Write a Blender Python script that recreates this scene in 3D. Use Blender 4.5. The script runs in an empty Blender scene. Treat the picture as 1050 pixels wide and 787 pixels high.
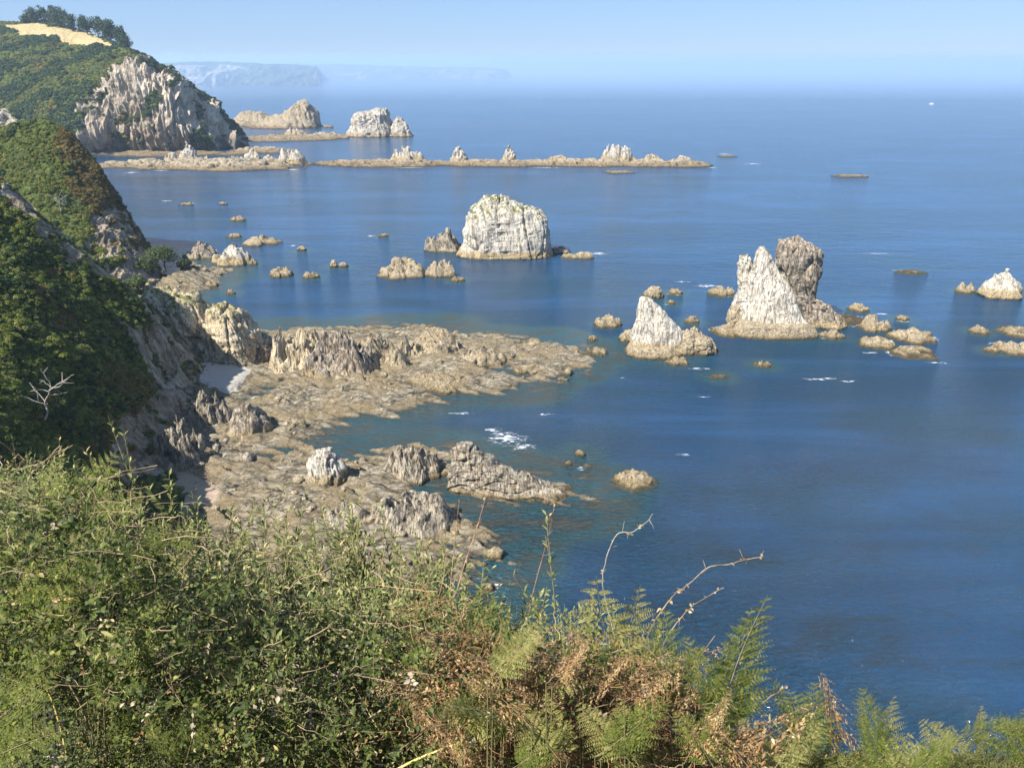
import bpy, bmesh, math, random
import numpy as np
from mathutils import Vector, Matrix, Euler
random.seed(7); np.random.seed(7)
R = math.radians
S = bpy.context.scene
COL = S.collection
# ------------------------------------------------------------------ camera geometry
H = 90.0; F = 790.0; PITCH = math.atan(328.5 / F)
CS, SN = math.cos(PITCH), math.sin(PITCH)
def ray(px, py):
    a = (px - 525.0) / F; b = (393.5 - py) / F
    return np.array([a, CS + b * SN, -SN + b * CS])
def at(px, py, z=0.0):
    d = ray(px, py); t = (z - H) / d[2]
    return np.array([d[0] * t, d[1] * t, z])
def atY(px, py, Y):
    d = ray(px, py); t = Y / d[1]
    return np.array([d[0] * t, Y, H + d[2] * t])
def proj(P):
    x, y, z = P[..., 0], P[..., 1], P[..., 2] - H
    f = y * CS - z * SN; u = y * SN + z * CS
    f = np.where(f < 0.1, 0.1, f)
    return 525 + F * x / f, 393.5 - F * u / f
cam_d = bpy.data.cameras.new('camera'); cam = bpy.data.objects.new('camera', cam_d); COL.objects.link(cam)
cam.location = (0, 0, H); cam.rotation_euler = (math.pi / 2 - PITCH, 0, 0)
cam_d.sensor_width = 36; cam_d.lens = F / 1050 * 36; cam_d.clip_start = 0.05; cam_d.clip_end = 80000
S.camera = cam
# ------------------------------------------------------------------ noise (numpy)
_rng = np.random.RandomState(11)
_perm = np.concatenate([_rng.permutation(256)] * 3).astype(np.int64)
_g = _rng.normal(size=(256, 3)); _g /= np.linalg.norm(_g, axis=1)[:, None]
def perlin(p):
    p = np.asarray(p, dtype=float); i = np.floor(p).astype(np.int64); f = p - i; i &= 255
    w = f * f * f * (f * (f * 6 - 15) + 10)
    out = 0
    for dx in (0, 1):
        wx = w[..., 0] if dx else 1 - w[..., 0]
        for dy in (0, 1):
            wy = w[..., 1] if dy else 1 - w[..., 1]
            for dz in (0, 1):
                wz = w[..., 2] if dz else 1 - w[..., 2]
                h = _perm[_perm[_perm[(i[..., 0] + dx) & 255] + ((i[..., 1] + dy) & 255)] + ((i[..., 2] + dz) & 255)]
                g = _g[h]
                out = out + wx * wy * wz * (g[..., 0] * (f[..., 0] - dx) + g[..., 1] * (f[..., 1] - dy) + g[..., 2] * (f[..., 2] - dz))
    return out * 1.6
def fbm(p, o=4, g=0.5):
    a = 1.0; s = 0; p = np.array(p, dtype=float)
    for k in range(o):
        s = s + a * perlin(p + 17.3 * k); p = p * 2.03; a *= g
    return s
def ridged(p, o=4, g=0.5):
    a = 1.0; s = 0; p = np.array(p, dtype=float)
    for k in range(o):
        s = s + a * (1 - 2 * np.abs(perlin(p + 9.1 * k))); p = p * 2.07; a *= g
    return s
def cells(p):
    "F1, F2, random id of nearest cell, and a facet term"
    p = np.asarray(p, dtype=float); i = np.floor(p).astype(np.int64)
    f1 = np.full(p.shape[:-1], 9.0); f2 = f1.copy(); rid = np.zeros(p.shape[:-1]); fac = rid.copy()
    for dx in (-1, 0, 1):
        for dy in (-1, 0, 1):
            for dz in (-1, 0, 1):
                c = i + np.array([dx, dy, dz])
                h = _perm[_perm[_perm[c[..., 0] & 255] + (c[..., 1] & 255)] + (c[..., 2] & 255)]
                jit = _g[h] * 0.38 + 0.5
                v = p - (c + jit); d = np.sqrt((v * v).sum(-1))
                gg = _g[(h * 7 + 3) & 255]
                near = d < f1
                f2 = np.where(near, f1, np.minimum(f2, d))
                f1 = np.where(near, d, f1)
                rid = np.where(near, ((h * 13) & 255) / 255.0, rid)
                fac = np.where(near, (v * gg).sum(-1), fac)
    return f1, f2, rid, fac
def sstep(a, b, x):
    t = np.clip((x - a) / (b - a), 0, 1); return t * t * (3 - 2 * t)
def inpoly(poly, x, y):
    c = np.zeros(np.shape(x), bool); n = len(poly)
    for k in range(n):
        x1, y1 = poly[k]; x2, y2 = poly[(k + 1) % n]
        c ^= ((y1 > y) != (y2 > y)) & (x < (x2 - x1) * (y - y1) / ((y2 - y1) or 1e-9) + x1)
    return c
def sdf(poly, x, y):
    "signed distance, positive inside"
    d = np.full(np.shape(x), 1e9); n = len(poly)
    for k in range(n):
        ax, ay = poly[k]; bx, by = poly[(k + 1) % n]
        ex, ey = bx - ax, by - ay; L = ex * ex + ey * ey + 1e-9
        t = np.clip(((x - ax) * ex + (y - ay) * ey) / L, 0, 1)
        d = np.minimum(d, np.hypot(x - ax - t * ex, y - ay - t * ey))
    return np.where(inpoly(poly, x, y), d, -d)
# ------------------------------------------------------------------ mesh helpers
def mesh_np(name, V, Fc, smooth=False, attrs=None):
    V = np.asarray(V, dtype=np.float32).reshape(-1, 3)
    me = bpy.data.meshes.new(name)
    if isinstance(Fc, np.ndarray):
        nf, k = Fc.shape
        me.vertices.add(len(V)); me.vertices.foreach_set('co', V.ravel())
        me.loops.add(nf * k); me.loops.foreach_set('vertex_index', Fc.astype(np.int32).ravel())
        me.polygons.add(nf)
        me.polygons.foreach_set('loop_start', np.arange(0, nf * k, k, dtype=np.int32))
        me.polygons.foreach_set('loop_total', np.full(nf, k, dtype=np.int32))
    else:
        me.from_pydata(V.tolist(), [], Fc)
    if attrs:
        for k_, a in attrs.items():
            at_ = me.attributes.new(k_, 'FLOAT', 'POINT'); at_.data.foreach_set('value', np.asarray(a, dtype=np.float32).ravel())
    me.update(calc_edges=True); me.validate()
    if smooth: me.polygons.foreach_set('use_smooth', [True] * len(me.polygons))
    return me
def tag(o, label=None, cat=None, group=None, kind=None):
    if label: o['label'] = label
    if cat: o['category'] = cat
    if group: o['group'] = group
    if kind: o['kind'] = kind
    return o
def link(name, me, mat=None, parent=None, loc=None):
    o = bpy.data.objects.new(name, me); COL.objects.link(o)
    if mat is not None and len(me.materials) == 0: me.materials.append(mat)
    if loc is not None: o.location = loc
    if parent is not None: o.parent = parent
    return o
def empty(name, loc, rz=0):
    o = bpy.data.objects.new(name, None); COL.objects.link(o); o.location = loc; o.rotation_euler = (0, 0, rz)
    o.empty_display_size = 0.3
    return o
def gridfaces(nv, nu, closed=False):
    i = np.arange(nv - 1)[:, None]; j = np.arange(nu if closed else nu - 1)[None, :]
    a = i * nu + j; b = i * nu + (j + 1) % nu
    return np.stack([a, b, b + nu, a + nu], -1).reshape(-1, 4)
def tube(pts, rad, n=5):
    pts = np.asarray(pts, float); m = len(pts); rad = np.broadcast_to(rad, (m,))
    T = np.gradient(pts, axis=0); T /= np.linalg.norm(T, axis=1)[:, None] + 1e-9
    up = np.array([0.31, 0.17, 0.93]); A = np.cross(T, up); A /= np.linalg.norm(A, axis=1)[:, None] + 1e-9
    B = np.cross(T, A); th = np.linspace(0, 2 * np.pi, n, endpoint=False)
    V = pts[:, None, :] + rad[:, None, None] * (np.cos(th)[None, :, None] * A[:, None, :] + np.sin(th)[None, :, None] * B[:, None, :])
    return V.reshape(-1, 3), gridfaces(m, n, True)
class MB:
    def __init__(s): s.V = []; s.F = []; s.A = []; s.n = 0
    def add(s, V, Fc, a=0.5):
        V = np.asarray(V, float).reshape(-1, 3); s.V.append(V); s.F.append(np.asarray(Fc) + s.n); s.n += len(V)
        s.A.append(np.broadcast_to(a, (len(V),)))
    def mesh(s, name, smooth=False):
        return mesh_np(name, np.concatenate(s.V), np.concatenate(s.F), smooth, {'var': np.concatenate(s.A)})
# ------------------------------------------------------------------ node helpers
class NT:
    def __init__(s, name):
        s.m = bpy.data.materials.new(name); s.m.use_nodes = True; s.t = s.m.node_tree; s.t.nodes.clear()
        s.out = s.n('ShaderNodeOutputMaterial'); s.b = s.n('ShaderNodeBsdfPrincipled')
        s.l(s.b.outputs[0], s.out.inputs[0])
    def n(s, t, **k):
        nd = s.t.nodes.new(t)
        for a, v in k.items(): setattr(nd, a, v)
        return nd
    def l(s, a, b): s.t.links.new(a, b)
    def put(s, sock, v):
        if isinstance(v, bpy.types.NodeSocket): s.l(v, sock)
        elif isinstance(v, (tuple, list)) and len(v) == 3 and sock.type == 'RGBA': sock.default_value = (*v, 1)
        else: sock.default_value = v
    def pos(s):
        return s.n('ShaderNodeNewGeometry').outputs['Position']
    def mapv(s, v, scale=(1, 1, 1), rot=(0, 0, 0), loc=(0, 0, 0)):
        m = s.n('ShaderNodeMapping'); s.l(v, m.inputs[0]); m.inputs['Scale'].default_value = scale
        m.inputs['Rotation'].default_value = rot; m.inputs['Location'].default_value = loc; return m.outputs[0]
    def noise(s, v, scale, detail=4, rough=0.55, dist=0.0):
        m = s.n('ShaderNodeTexNoise'); s.l(v, m.inputs['Vector']); m.inputs['Scale'].default_value = scale
        m.inputs['Detail'].default_value = detail; m.inputs['Roughness'].default_value = rough; m.inputs['Distortion'].default_value = dist
        return m.outputs[0]
    def vor(s, v, scale, feat='F1', out=0):
        m = s.n('ShaderNodeTexVoronoi', feature=feat); s.l(v, m.inputs['Vector']); m.inputs['Scale'].default_value = scale
        return m.outputs[out]
    def mr(s, v, a, b, c=0.0, d=1.0, smooth=True):
        m = s.n('ShaderNodeMapRange', interpolation_type='SMOOTHSTEP' if smooth else 'LINEAR'); s.put(m.inputs[0], v)
        for k, x in zip((1, 2, 3, 4), (a, b, c, d)): s.put(m.inputs[k], x)
        return m.outputs[0]
    def math(s, op, a, b=0.0, c=0.0):
        m = s.n('ShaderNodeMath', operation=op); s.put(m.inputs[0], a); s.put(m.inputs[1], b); s.put(m.inputs[2], c); return m.outputs[0]
    def mix(s, f, a, b, mode='MIX'):
        m = s.n('ShaderNodeMix', data_type='RGBA', blend_type=mode); s.put(m.inputs[0], f); s.put(m.inputs[6], a); s.put(m.inputs[7], b); return m.outputs[2]
    def ramp(s, f, stops):
        m = s.n('ShaderNodeValToRGB'); s.put(m.inputs[0], f); e = m.color_ramp.elements
        while len(e) < len(stops): e.new(0.5)
        for x, (p, c) in zip(e, stops): x.position = p; x.color = (*c, 1)
        return m.outputs[0]
    def attr(s, name):
        m = s.n('ShaderNodeAttribute', attribute_name=name); return m.outputs['Fac']
    def sep(s, v):
        m = s.n('ShaderNodeSeparateXYZ'); s.l(v, m.inputs[0]); return m.outputs
    def bump(s, h, dist, strength=1.0, prev=None):
        m = s.n('ShaderNodeBump'); s.put(m.inputs['Height'], h); m.inputs['Distance'].default_value = dist
        m.inputs['Strength'].default_value = strength
        if prev is not None: s.l(prev, m.inputs['Normal'])
        return m.outputs[0]
    def fin(s, col, rough=0.9, nrm=None, spec=0.3):
        s.put(s.b.inputs['Base Color'], col); s.put(s.b.inputs['Roughness'], rough)
        s.b.inputs['Specular IOR Level'].default_value = spec
        if nrm is not None: s.l(nrm, s.b.inputs['Normal'])
        return s.m
# ------------------------------------------------------------------ world, sun, haze
SUN_EL = R(47); SUN_AZ = R(-133)       # azimuth measured from +Y towards +X: left and a little behind the camera
w = bpy.data.worlds.new('World'); S.world = w; w.use_nodes = True
nt = w.node_tree; bg = nt.nodes['Background']
sky = nt.nodes.new('ShaderNodeTexSky'); sky.sky_type = 'NISHITA'; sky.sun_disc = False
sky.sun_elevation = SUN_EL; sky.sun_rotation = SUN_AZ; sky.altitude = 50; sky.air_density = 1.0; sky.dust_density = 0.1; sky.ozone_density = 3.0
tn = nt.nodes.new('ShaderNodeMix'); tn.data_type = 'RGBA'; tn.blend_type = 'MULTIPLY'; tn.inputs[0].default_value = 1; tn.inputs[7].default_value = (0.78, 0.93, 1.22, 1)
t2 = nt.nodes.new('ShaderNodeMix'); t2.data_type = 'RGBA'; t2.inputs[0].default_value = 0.5; t2.inputs[7].default_value = (4.2, 6.5, 10.6, 1)
nt.links.new(sky.outputs[0], tn.inputs[6]); nt.links.new(tn.outputs[2], t2.inputs[6]); nt.links.new(t2.outputs[2], bg.inputs[0]); bg.inputs[1].default_value = 0.05
sd = bpy.data.lights.new('sun', 'SUN'); sd.energy = 5.0; sd.angle = R(0.5); sd.color = (1, 0.95, 0.87)
sun = bpy.data.objects.new('sun', sd); COL.objects.link(sun)
tos = Vector((math.sin(SUN_AZ) * math.cos(SUN_EL), math.cos(SUN_AZ) * math.cos(SUN_EL), math.sin(SUN_EL)))
sun.rotation_euler = tos.to_track_quat('Z', 'Y').to_euler(); sun.location = tos * 500 + Vector((0, 0, 200))
S.view_settings.view_transform = 'Standard'; S.view_settings.look = 'None'; S.view_settings.gamma = 1; S.view_settings.exposure = 1.0
S.cycles.volume_bounces = 1; S.cycles.max_bounces = 6; S.cycles.transparent_max_bounces = 12

def box_volume(name, lo, hi, density, color, label=None):
    bm = bmesh.new(); bmesh.ops.create_cube(bm, size=1)
    for v in bm.verts:
        v.co = Vector([(lo[k] + hi[k]) / 2 + v.co[k] * (hi[k] - lo[k]) for k in range(3)])
    me = bpy.data.meshes.new(name); bm.to_mesh(me); bm.free()
    m = bpy.data.materials.new(name); m.use_nodes = True; m.node_tree.nodes.clear()
    o_ = m.node_tree.nodes.new('ShaderNodeOutputMaterial'); v_ = m.node_tree.nodes.new('ShaderNodeVolumePrincipled')
    v_.inputs['Color'].default_value = (*color, 1); v_.inputs['Density'].default_value = density
    v_.inputs['Anisotropy'].default_value = 0.1
    m.node_tree.links.new(v_.outputs[0], o_.inputs[1])
    o = link(name, me, m); tag(o, kind='stuff')
    return o
HAZE_D = 0.00008
box_volume('haze', (-16000, -200, -41), (16000, 30000, 172), HAZE_D, (0.62, 0.80, 1.0))
box_volume('sea_fog', (-15800, 2150, -35), (15800, 29800, 118), 0.00058, (0.56, 0.76, 1.0))
# ------------------------------------------------------------------ materials
def rock_mat(name, pale, mid, dark, band=(0.42, 0.33, 0.19), bandz=(1.2, 3.6), sc=1.0, green=0.0, streak=(1, 1, 0.22), srot=(0, 0, 0), wet=True, greenz=8.0, warm=0.4, dk=0.0):
    m = NT(name); P = m.pos(); z = m.sep(P)[2]
    N = m.sep(m.n('ShaderNodeNewGeometry').outputs['Normal'])[2]
    n1 = m.noise(P, 0.22 / sc, 5, 0.6); n2 = m.noise(m.mapv(P, streak, srot), 0.9 / sc, 6, 0.62, 0.12)
    n3 = m.noise(P, 3.2 / sc, 5, 0.7)
    c = m.ramp(n2, [(0.26 + dk, dark), (0.36 + dk, mid), (0.47 + dk, pale), (0.8, tuple(min(1, x * 1.12) for x in pale))])
    tint = m.mix(m.mr(n1, 0.42, 0.62), pale, tuple(a * b for a, b in zip(pale, (1.0, 0.84, 0.62))))
    c = m.mix(warm, c, m.mix(0.5, c, tint))
    c = m.mix(m.mr(n3, 0.32, 0.44, 0.6, 0.0), c, dark)
    crack = m.vor(m.mapv(P, streak, srot), 0.55 / sc, 'DISTANCE_TO_EDGE')
    c = m.mix(m.mr(crack, 0.0, 0.04, 0.2, 0.0), c, tuple(x * 0.5 for x in dark))
    fis = m.noise(m.mapv(P, tuple(a * b for a, b in zip(streak, (2.2, 2.2, 0.7))), srot), 0.5 / sc, 3, 0.5, 0.2)
    c = m.mix(m.mr(m.math('ABSOLUTE', m.math('SUBTRACT', fis, 0.5)), 0.0, 0.022, 0.8, 0.0), c, tuple(x * 0.45 for x in dark))
    # intertidal band: ochre then dark weed right at the waterline
    zz = m.math('ADD', z, m.math('MULTIPLY', m.math('SUBTRACT', n1, 0.5), 4.0))
    zz = m.math('ADD', zz, m.math('MULTIPLY', m.math('SUBTRACT', n3, 0.5), 1.6))
    bcol = m.mix(m.mr(n3, 0.35, 0.62), tuple(x * 0.62 for x in band), band)
    bcol = m.mix(m.mr(crack, 0.0, 0.06, 0.6, 0.0), bcol, (0.05, 0.04, 0.03))
    c = m.mix(m.mr(zz, bandz[0], bandz[1]), bcol, c)
    if wet:
        zw = m.math('ADD', z, m.math('MULTIPLY', m.math('SUBTRACT', n3, 0.5), 0.9))
        c = m.mix(m.mr(zw, 0.3, 1.2, 0.9, 0.0), c, (0.05, 0.038, 0.02))
    if green > 0:
        g = m.math('MULTIPLY', m.mr(N, 0.35, 0.7), m.mr(m.noise(P, 0.5 / sc, 5, 0.6), 0.55 - 0.15 * green, 0.62 - 0.15 * green))
        g = m.math('MULTIPLY', g, m.mr(z, greenz, greenz + 3))
        c = m.mix(g, c, m.mix(n3, (0.06, 0.08, 0.02), (0.22, 0.21, 0.06)))
    bp = m.bump(n2, 0.45 * sc, 0.7); bp = m.bump(n3, 0.16 * sc, 0.7, bp); bp = m.bump(m.mr(m.math('ABSOLUTE', m.math('SUBTRACT', fis, 0.5)), 0.0, 0.03), 0.4 * sc, 0.8, bp)
    bp = m.bump(m.noise(P, 14 / sc, 4, 0.7), 0.06 * sc, 0.7, bp)
    return m.fin(c, 0.9, bp, 0.2)
M = {}
PALE = (0.50, 0.465, 0.395)
M['stack'] = rock_mat('white_sea_rock', PALE, (0.36, 0.33, 0.28), (0.10, 0.09, 0.08), green=0.55, bandz=(2.6, 4.8), greenz=17, dk=0.035)
M['stack_far'] = rock_mat('far_white_rock', (0.46, 0.42, 0.36), (0.33, 0.30, 0.25), (0.11, 0.10, 0.085), dk=0.04, sc=2.5, bandz=(3, 7))
M['tan'] = rock_mat('tan_sea_rock', (0.36, 0.30, 0.205), (0.23, 0.185, 0.12), (0.065, 0.053, 0.038), band=(0.30, 0.235, 0.13), bandz=(0.6, 2.5), sc=0.8, streak=(1, 0.5, 1.6), srot=(0.5, 0.3, 0.4))
M['tan_far'] = rock_mat('far_tan_rock', (0.36, 0.30, 0.21), (0.22, 0.175, 0.115), (0.07, 0.055, 0.04), band=(0.26, 0.195, 0.11), bandz=(1.6, 5), sc=1.6)
M['block'] = rock_mat('brown_grey_rock', (0.38, 0.33, 0.265), (0.20, 0.165, 0.125), (0.045, 0.038, 0.03), dk=0.11, bandz=(1.5, 4), streak=(1.6, 1.0, 0.35), srot=(0, 0.5, 0))
M['grey'] = rock_mat('grey_striped_rock', (0.36, 0.32, 0.25), (0.17, 0.145, 0.11), (0.035, 0.03, 0.026), dk=0.09, bandz=(0.3, 1.4), sc=0.8, streak=(1.4, 0.35, 0.5), srot=(0.2, 0.5, 0.7))
M['ochre'] = rock_mat('ochre_cliff_rock', (0.48, 0.41, 0.29), (0.34, 0.275, 0.175), (0.09, 0.07, 0.048), bandz=(-4, -3), sc=1.0, streak=(1.0, 0.8, 0.25), srot=(0, 0.45, 0), wet=False, green=0.5, greenz=14, warm=0.8)

def water():
    m = NT('sea_water'); P = m.pos(); g = m.sep(P)
    sh = m.attr('shallow')
    # broad wind lanes: ruffled and smooth water
    lane = m.noise(m.mapv(P, (0.35, 1.0, 1.0), (0, 0, R(-12))), 0.006, 4, 0.55, 0.6)
    lane2 = m.noise(m.mapv(P, (0.5, 1.0, 1.0), (0, 0, R(10))), 0.03, 4, 0.55, 0.5)
    strk = m.noise(m.mapv(P, (0.10, 1.0, 1.0), (0, 0, R(-9))), 0.03, 5, 0.6, 0.8)
    deep = m.mix(m.mr(m.math('ADD', m.math('MULTIPLY', lane, 0.5), m.math('MULTIPLY', strk, 0.5)), 0.42, 0.58), (0.007, 0.038, 0.086), (0.015, 0.066, 0.150))
    deep = m.mix(m.mr(lane2, 0.42, 0.62, 0.0, 0.7), deep, (0.010, 0.048, 0.085))
    bed = m.noise(m.mapv(P, (1, 2.2, 1), (0, 0, R(-20))), 0.11, 6, 0.65, 0.8)
    teal = (0.022, 0.070, 0.088)
    c = m.mix(m.mr(sh, 0.0, 0.45), deep, teal)
    weed = m.math('MULTIPLY', m.mr(bed, 0.42, 0.60), m.mr(sh, 0.12, 0.7))
    c = m.mix(m.math('MULTIPLY', weed, 0.7), c, (0.055, 0.05, 0.038))
    c = m.mix(m.math('MULTIPLY', m.mr(bed, 0.56, 0.66), m.mr(sh, 0.6, 1.0)), c, (0.12, 0.10, 0.065))
    # kelp patches offshore in the lower right
    kp = m.math('MULTIPLY', m.mr(m.noise(m.mapv(P, (0.5, 1, 1), (0, 0, 0.4)), 0.09, 5, 0.65, 0.6), 0.50, 0.68), m.mr(g[1], 175, 110))
    c = m.mix(m.math('MULTIPLY', kp, 0.7), c, (0.014, 0.030, 0.042))
    w1 = m.noise(m.mapv(P, (0.5, 1.3, 1), (0, 0, R(-20))), 0.95, 4, 0.65, 0.6)
    w2 = m.noise(m.mapv(P, (0.5, 1.2, 1), (0, 0, R(12))), 0.13, 5, 0.6, 0.3)
    w3 = m.noise(P, 2.6, 3, 0.6)
    am = m.mr(m.math('ADD', m.math('MULTIPLY', lane, 0.6), m.math('MULTIPLY', lane2, 0.4)), 0.40, 0.58, 0.55, 1.0)
    bp = m.n('ShaderNodeBump'); m.l(w1, bp.inputs['Height']); bp.inputs['Distance'].default_value = 3.0; m.l(m.math('MULTIPLY', am, m.mr(g[1], 90, 420, 1.0, 0.16)), bp.inputs['Strength'])
    b2 = m.n('ShaderNodeBump'); m.l(w2, b2.inputs['Height']); b2.inputs['Distance'].default_value = 1.3; m.l(m.math('MULTIPLY', am, m.mr(g[1], 90, 600, 1.0, 0.2)), b2.inputs['Strength']); m.l(bp.outputs[0], b2.inputs['Normal'])
    b3 = m.bump(w3, 0.05, 0.5, b2.outputs[0])
    m.b.inputs['IOR'].default_value = 1.33
    m.fin(c, m.mr(g[1], 200, 900, 0.06, 0.16), b3, 0.5)
    return m.m
M['water'] = water()

def shore_mat():
    m = NT('shore_rock'); P = m.pos(); z = m.sep(P)[2]
    n1 = m.noise(P, 0.09, 5, 0.6); n2 = m.noise(m.mapv(P, (0.35, 1.5, 1.0), (0, 0, R(-28))), 0.7, 6, 0.7, 0.6); n3 = m.noise(P, 2.4, 5, 0.75)
    c = m.ramp(n2, [(0.37, (0.035, 0.028, 0.018)), (0.47, (0.14, 0.118, 0.08)), (0.58, (0.28, 0.245, 0.18)), (0.74, (0.50, 0.46, 0.37))])
    c = m.mix(m.mr(n1, 0.40, 0.62, 0.0, 0.7), c, m.mix(n3, (0.13, 0.09, 0.045), (0.28, 0.22, 0.125)))
    c = m.mix(m.mr(n3, 0.34, 0.48, 0.75, 0.0), c, (0.06, 0.05, 0.038))
    spk = m.vor(P, 1.1, 'F1'); c = m.mix(m.mr(spk, 0.10, 0.26, 0.35, 0.0), c, (0.42, 0.38, 0.31))
    c = m.mix(m.mr(m.noise(P, 0.33, 4, 0.7), 0.56, 0.66, 0.0, 0.7), c, (0.10, 0.085, 0.065))
    peb = m.attr('pebble'); pc = m.mix(n3, (0.24, 0.215, 0.18), (0.58, 0.54, 0.47))
    c = m.mix(m.mr(peb, 0.35, 0.6), c, pc)
    snd = m.attr('gravel'); c = m.mix(m.mr(snd, 0.35, 0.7, 0.0, 0.8), c, m.mix(n3, (0.30, 0.22, 0.155), (0.52, 0.41, 0.31)))
    c = m.mix(m.mr(m.math('ADD', z, m.math('MULTIPLY', n3, 0.4)), 0.1, 0.75, 0.8, 0.0), c, (0.06, 0.045, 0.025))
    bp = m.bump(n2, 0.6, 0.9); bp = m.bump(n3, 0.25, 0.9, bp); bp = m.bump(spk, 0.15, 0.6, bp)
    return m.fin(c, 0.9, bp, 0.2)
M['shore'] = shore_mat()

def hill_mat(name, sc, pale, mid, dark, grass=((0.05, 0.075, 0.018), (0.13, 0.15, 0.045))):
    "vegetated slope with bare rock where attribute rock is high, dry field where attribute field is high"
    m = NT(name); P = m.pos()
    n1 = m.noise(P, 0.05 / sc, 5, 0.6); n3 = m.noise(P, 0.9 / sc, 5, 0.7)
    n2 = m.noise(m.mapv(P, (1, 1, 0.18), (0.0, 0.12, 0)), 0.35 / sc, 6, 0.7, 0.5)
    g = m.mix(m.mr(n3, 0.3, 0.7), grass[0], grass[1])
    g = m.mix(m.mr(n1, 0.4, 0.65), g, m.mix(n3, (0.03, 0.05, 0.014), (0.08, 0.09, 0.03)))
    br = m.attr('brown'); g = m.mix(m.mr(br, 0.3, 0.7), g, m.mix(n3, (0.10, 0.06, 0.025), (0.24, 0.15, 0.06)))
    r = m.ramp(n2, [(0.3, dark), (0.44, mid), (0.58, pale), (0.8, pale)])
    r = m.mix(m.mr(n1, 0.4, 0.66, 0, 0.6), r, m.mix(n2, dark, (0.42, 0.30, 0.17)))
    r = m.mix(m.mr(n3, 0.33, 0.47, 0.6, 0.0), r, dark)
    ra = m.math('ADD', m.attr('rock'), m.math('MULTIPLY', m.math('SUBTRACT', n3, 0.5), 0.9))
    c = m.mix(m.mr(ra, 0.42, 0.58), g, r)
    c = m.mix(m.mr(m.attr('field'), 0.4, 0.6), c, m.mix(n3, (0.42, 0.32, 0.15), (0.60, 0.48, 0.26)))
    bp = m.bump(n2, 2.0 * sc, 0.8); bp = m.bump(n3, 0.9 * sc, 0.8, bp); bp = m.bump(m.noise(P, 5 / sc, 4, 0.7), 0.2 * sc, 0.8, bp)
    return m.fin(c, 0.95, bp, 0.15)
M['headland'] = hill_mat('headland_ground', 3.0, (0.68, 0.60, 0.47), (0.48, 0.40, 0.30), (0.13, 0.10, 0.08))
M['hill'] = hill_mat('hillside_ground', 1.0, (0.44, 0.375, 0.28), (0.24, 0.19, 0.13), (0.055, 0.045, 0.033))
M['far'] = hill_mat('distant_coast', 14.0, (0.55, 0.5, 0.42), (0.35, 0.31, 0.26), (0.12, 0.11, 0.09))

def leaf_mat(name, stops, trans=0.35, rough=0.5, inst=False, spec=0.4):
    m = NT(name)
    if inst:
        oi = m.n('ShaderNodeObjectInfo').outputs['Random']
        f = m.math('ADD', m.math('MULTIPLY', oi, 0.6), m.math('MULTIPLY', m.attr('var'), 0.4))
    else: f = m.attr('var')
    k_ = 1.0 if inst else 0.95
    c = m.ramp(f, [(p_, tuple(x * k_ for x in c_)) for p_, c_ in stops])
    bf = m.n('ShaderNodeNewGeometry').outputs['Backfacing']
    c = m.mix(m.math('MULTIPLY', bf, 0.35), c, (0.24, 0.27, 0.17)) if not inst else c
    m.fin(c, rough + 0.08, None, spec * 0.6)
    tr = m.n('ShaderNodeBsdfTranslucent'); m.l(c, tr.inputs[0])
    mx = m.n('ShaderNodeMixShader'); mx.inputs[0].default_value = trans
    m.l(m.b.outputs[0], mx.inputs[1]); m.l(tr.outputs[0], mx.inputs[2]); m.l(mx.outputs[0], m.out.inputs[0])
    return m.m
M['scrub'] = leaf_mat('green_scrub', [(0.0, (0.05, 0.075, 0.014)), (0.3, (0.11, 0.15, 0.026)), (0.6, (0.20, 0.235, 0.045)), (0.85, (0.32, 0.32, 0.09)), (1.0, (0.36, 0.27, 0.10))], 0.42, 0.5, True)
M['heath'] = leaf_mat('brown_heath', [(0.0, (0.08, 0.06, 0.02)), (0.35, (0.24, 0.145, 0.045)), (0.6, (0.13, 0.14, 0.04)), (0.8, (0.34, 0.22, 0.08)), (1.0, (0.25, 0.22, 0.09))], 0.3, 0.7, True)
M['darkscrub'] = leaf_mat('dark_trees', [(0.0, (0.02, 0.042, 0.015)), (0.5, (0.04, 0.07, 0.022)), (1.0, (0.075, 0.105, 0.035))], 0.2, 0.6, True)
M['shoretree'] = leaf_mat('shore_tree_leaves', [(0.0, (0.04, 0.07, 0.02)), (0.6, (0.09, 0.13, 0.04)), (1.0, (0.16, 0.18, 0.07))], 0.3, 0.6)
M['crown'] = leaf_mat('pine_foliage', [(0.0, (0.012, 0.03, 0.012)), (0.6, (0.03, 0.06, 0.02)), (1.0, (0.06, 0.09, 0.03))], 0.15, 0.6)
M['sallow'] = leaf_mat('sallow_leaf', [(0.0, (0.07, 0.095, 0.02)), (0.4, (0.15, 0.18, 0.045)), (0.7, (0.27, 0.285, 0.10)), (0.9, (0.42, 0.40, 0.18)), (1.0, (0.52, 0.40, 0.16))], 0.25, 0.5)
M['bramble'] = leaf_mat('bramble_leaf', [(0.0, (0.016, 0.026, 0.006)), (0.45, (0.055, 0.08, 0.016)), (0.75, (0.12, 0.15, 0.03)), (0.88, (0.27, 0.26, 0.07)), (0.95, (0.30, 0.22, 0.12)), (1.0, (0.60, 0.54, 0.42))], 0.18, 0.45)
M['fern'] = leaf_mat('fern_green', [(0.0, (0.045, 0.08, 0.018)), (0.4, (0.11, 0.155, 0.03)), (0.75, (0.24, 0.27, 0.06)), (1.0, (0.42, 0.38, 0.12))], 0.35, 0.45)
M['fernpale'] = leaf_mat('fern_yellow_green', [(0.0, (0.15, 0.155, 0.03)), (0.5, (0.30, 0.30, 0.09)), (0.85, (0.46, 0.42, 0.17)), (1.0, (0.52, 0.34, 0.13))], 0.35, 0.5)
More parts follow.
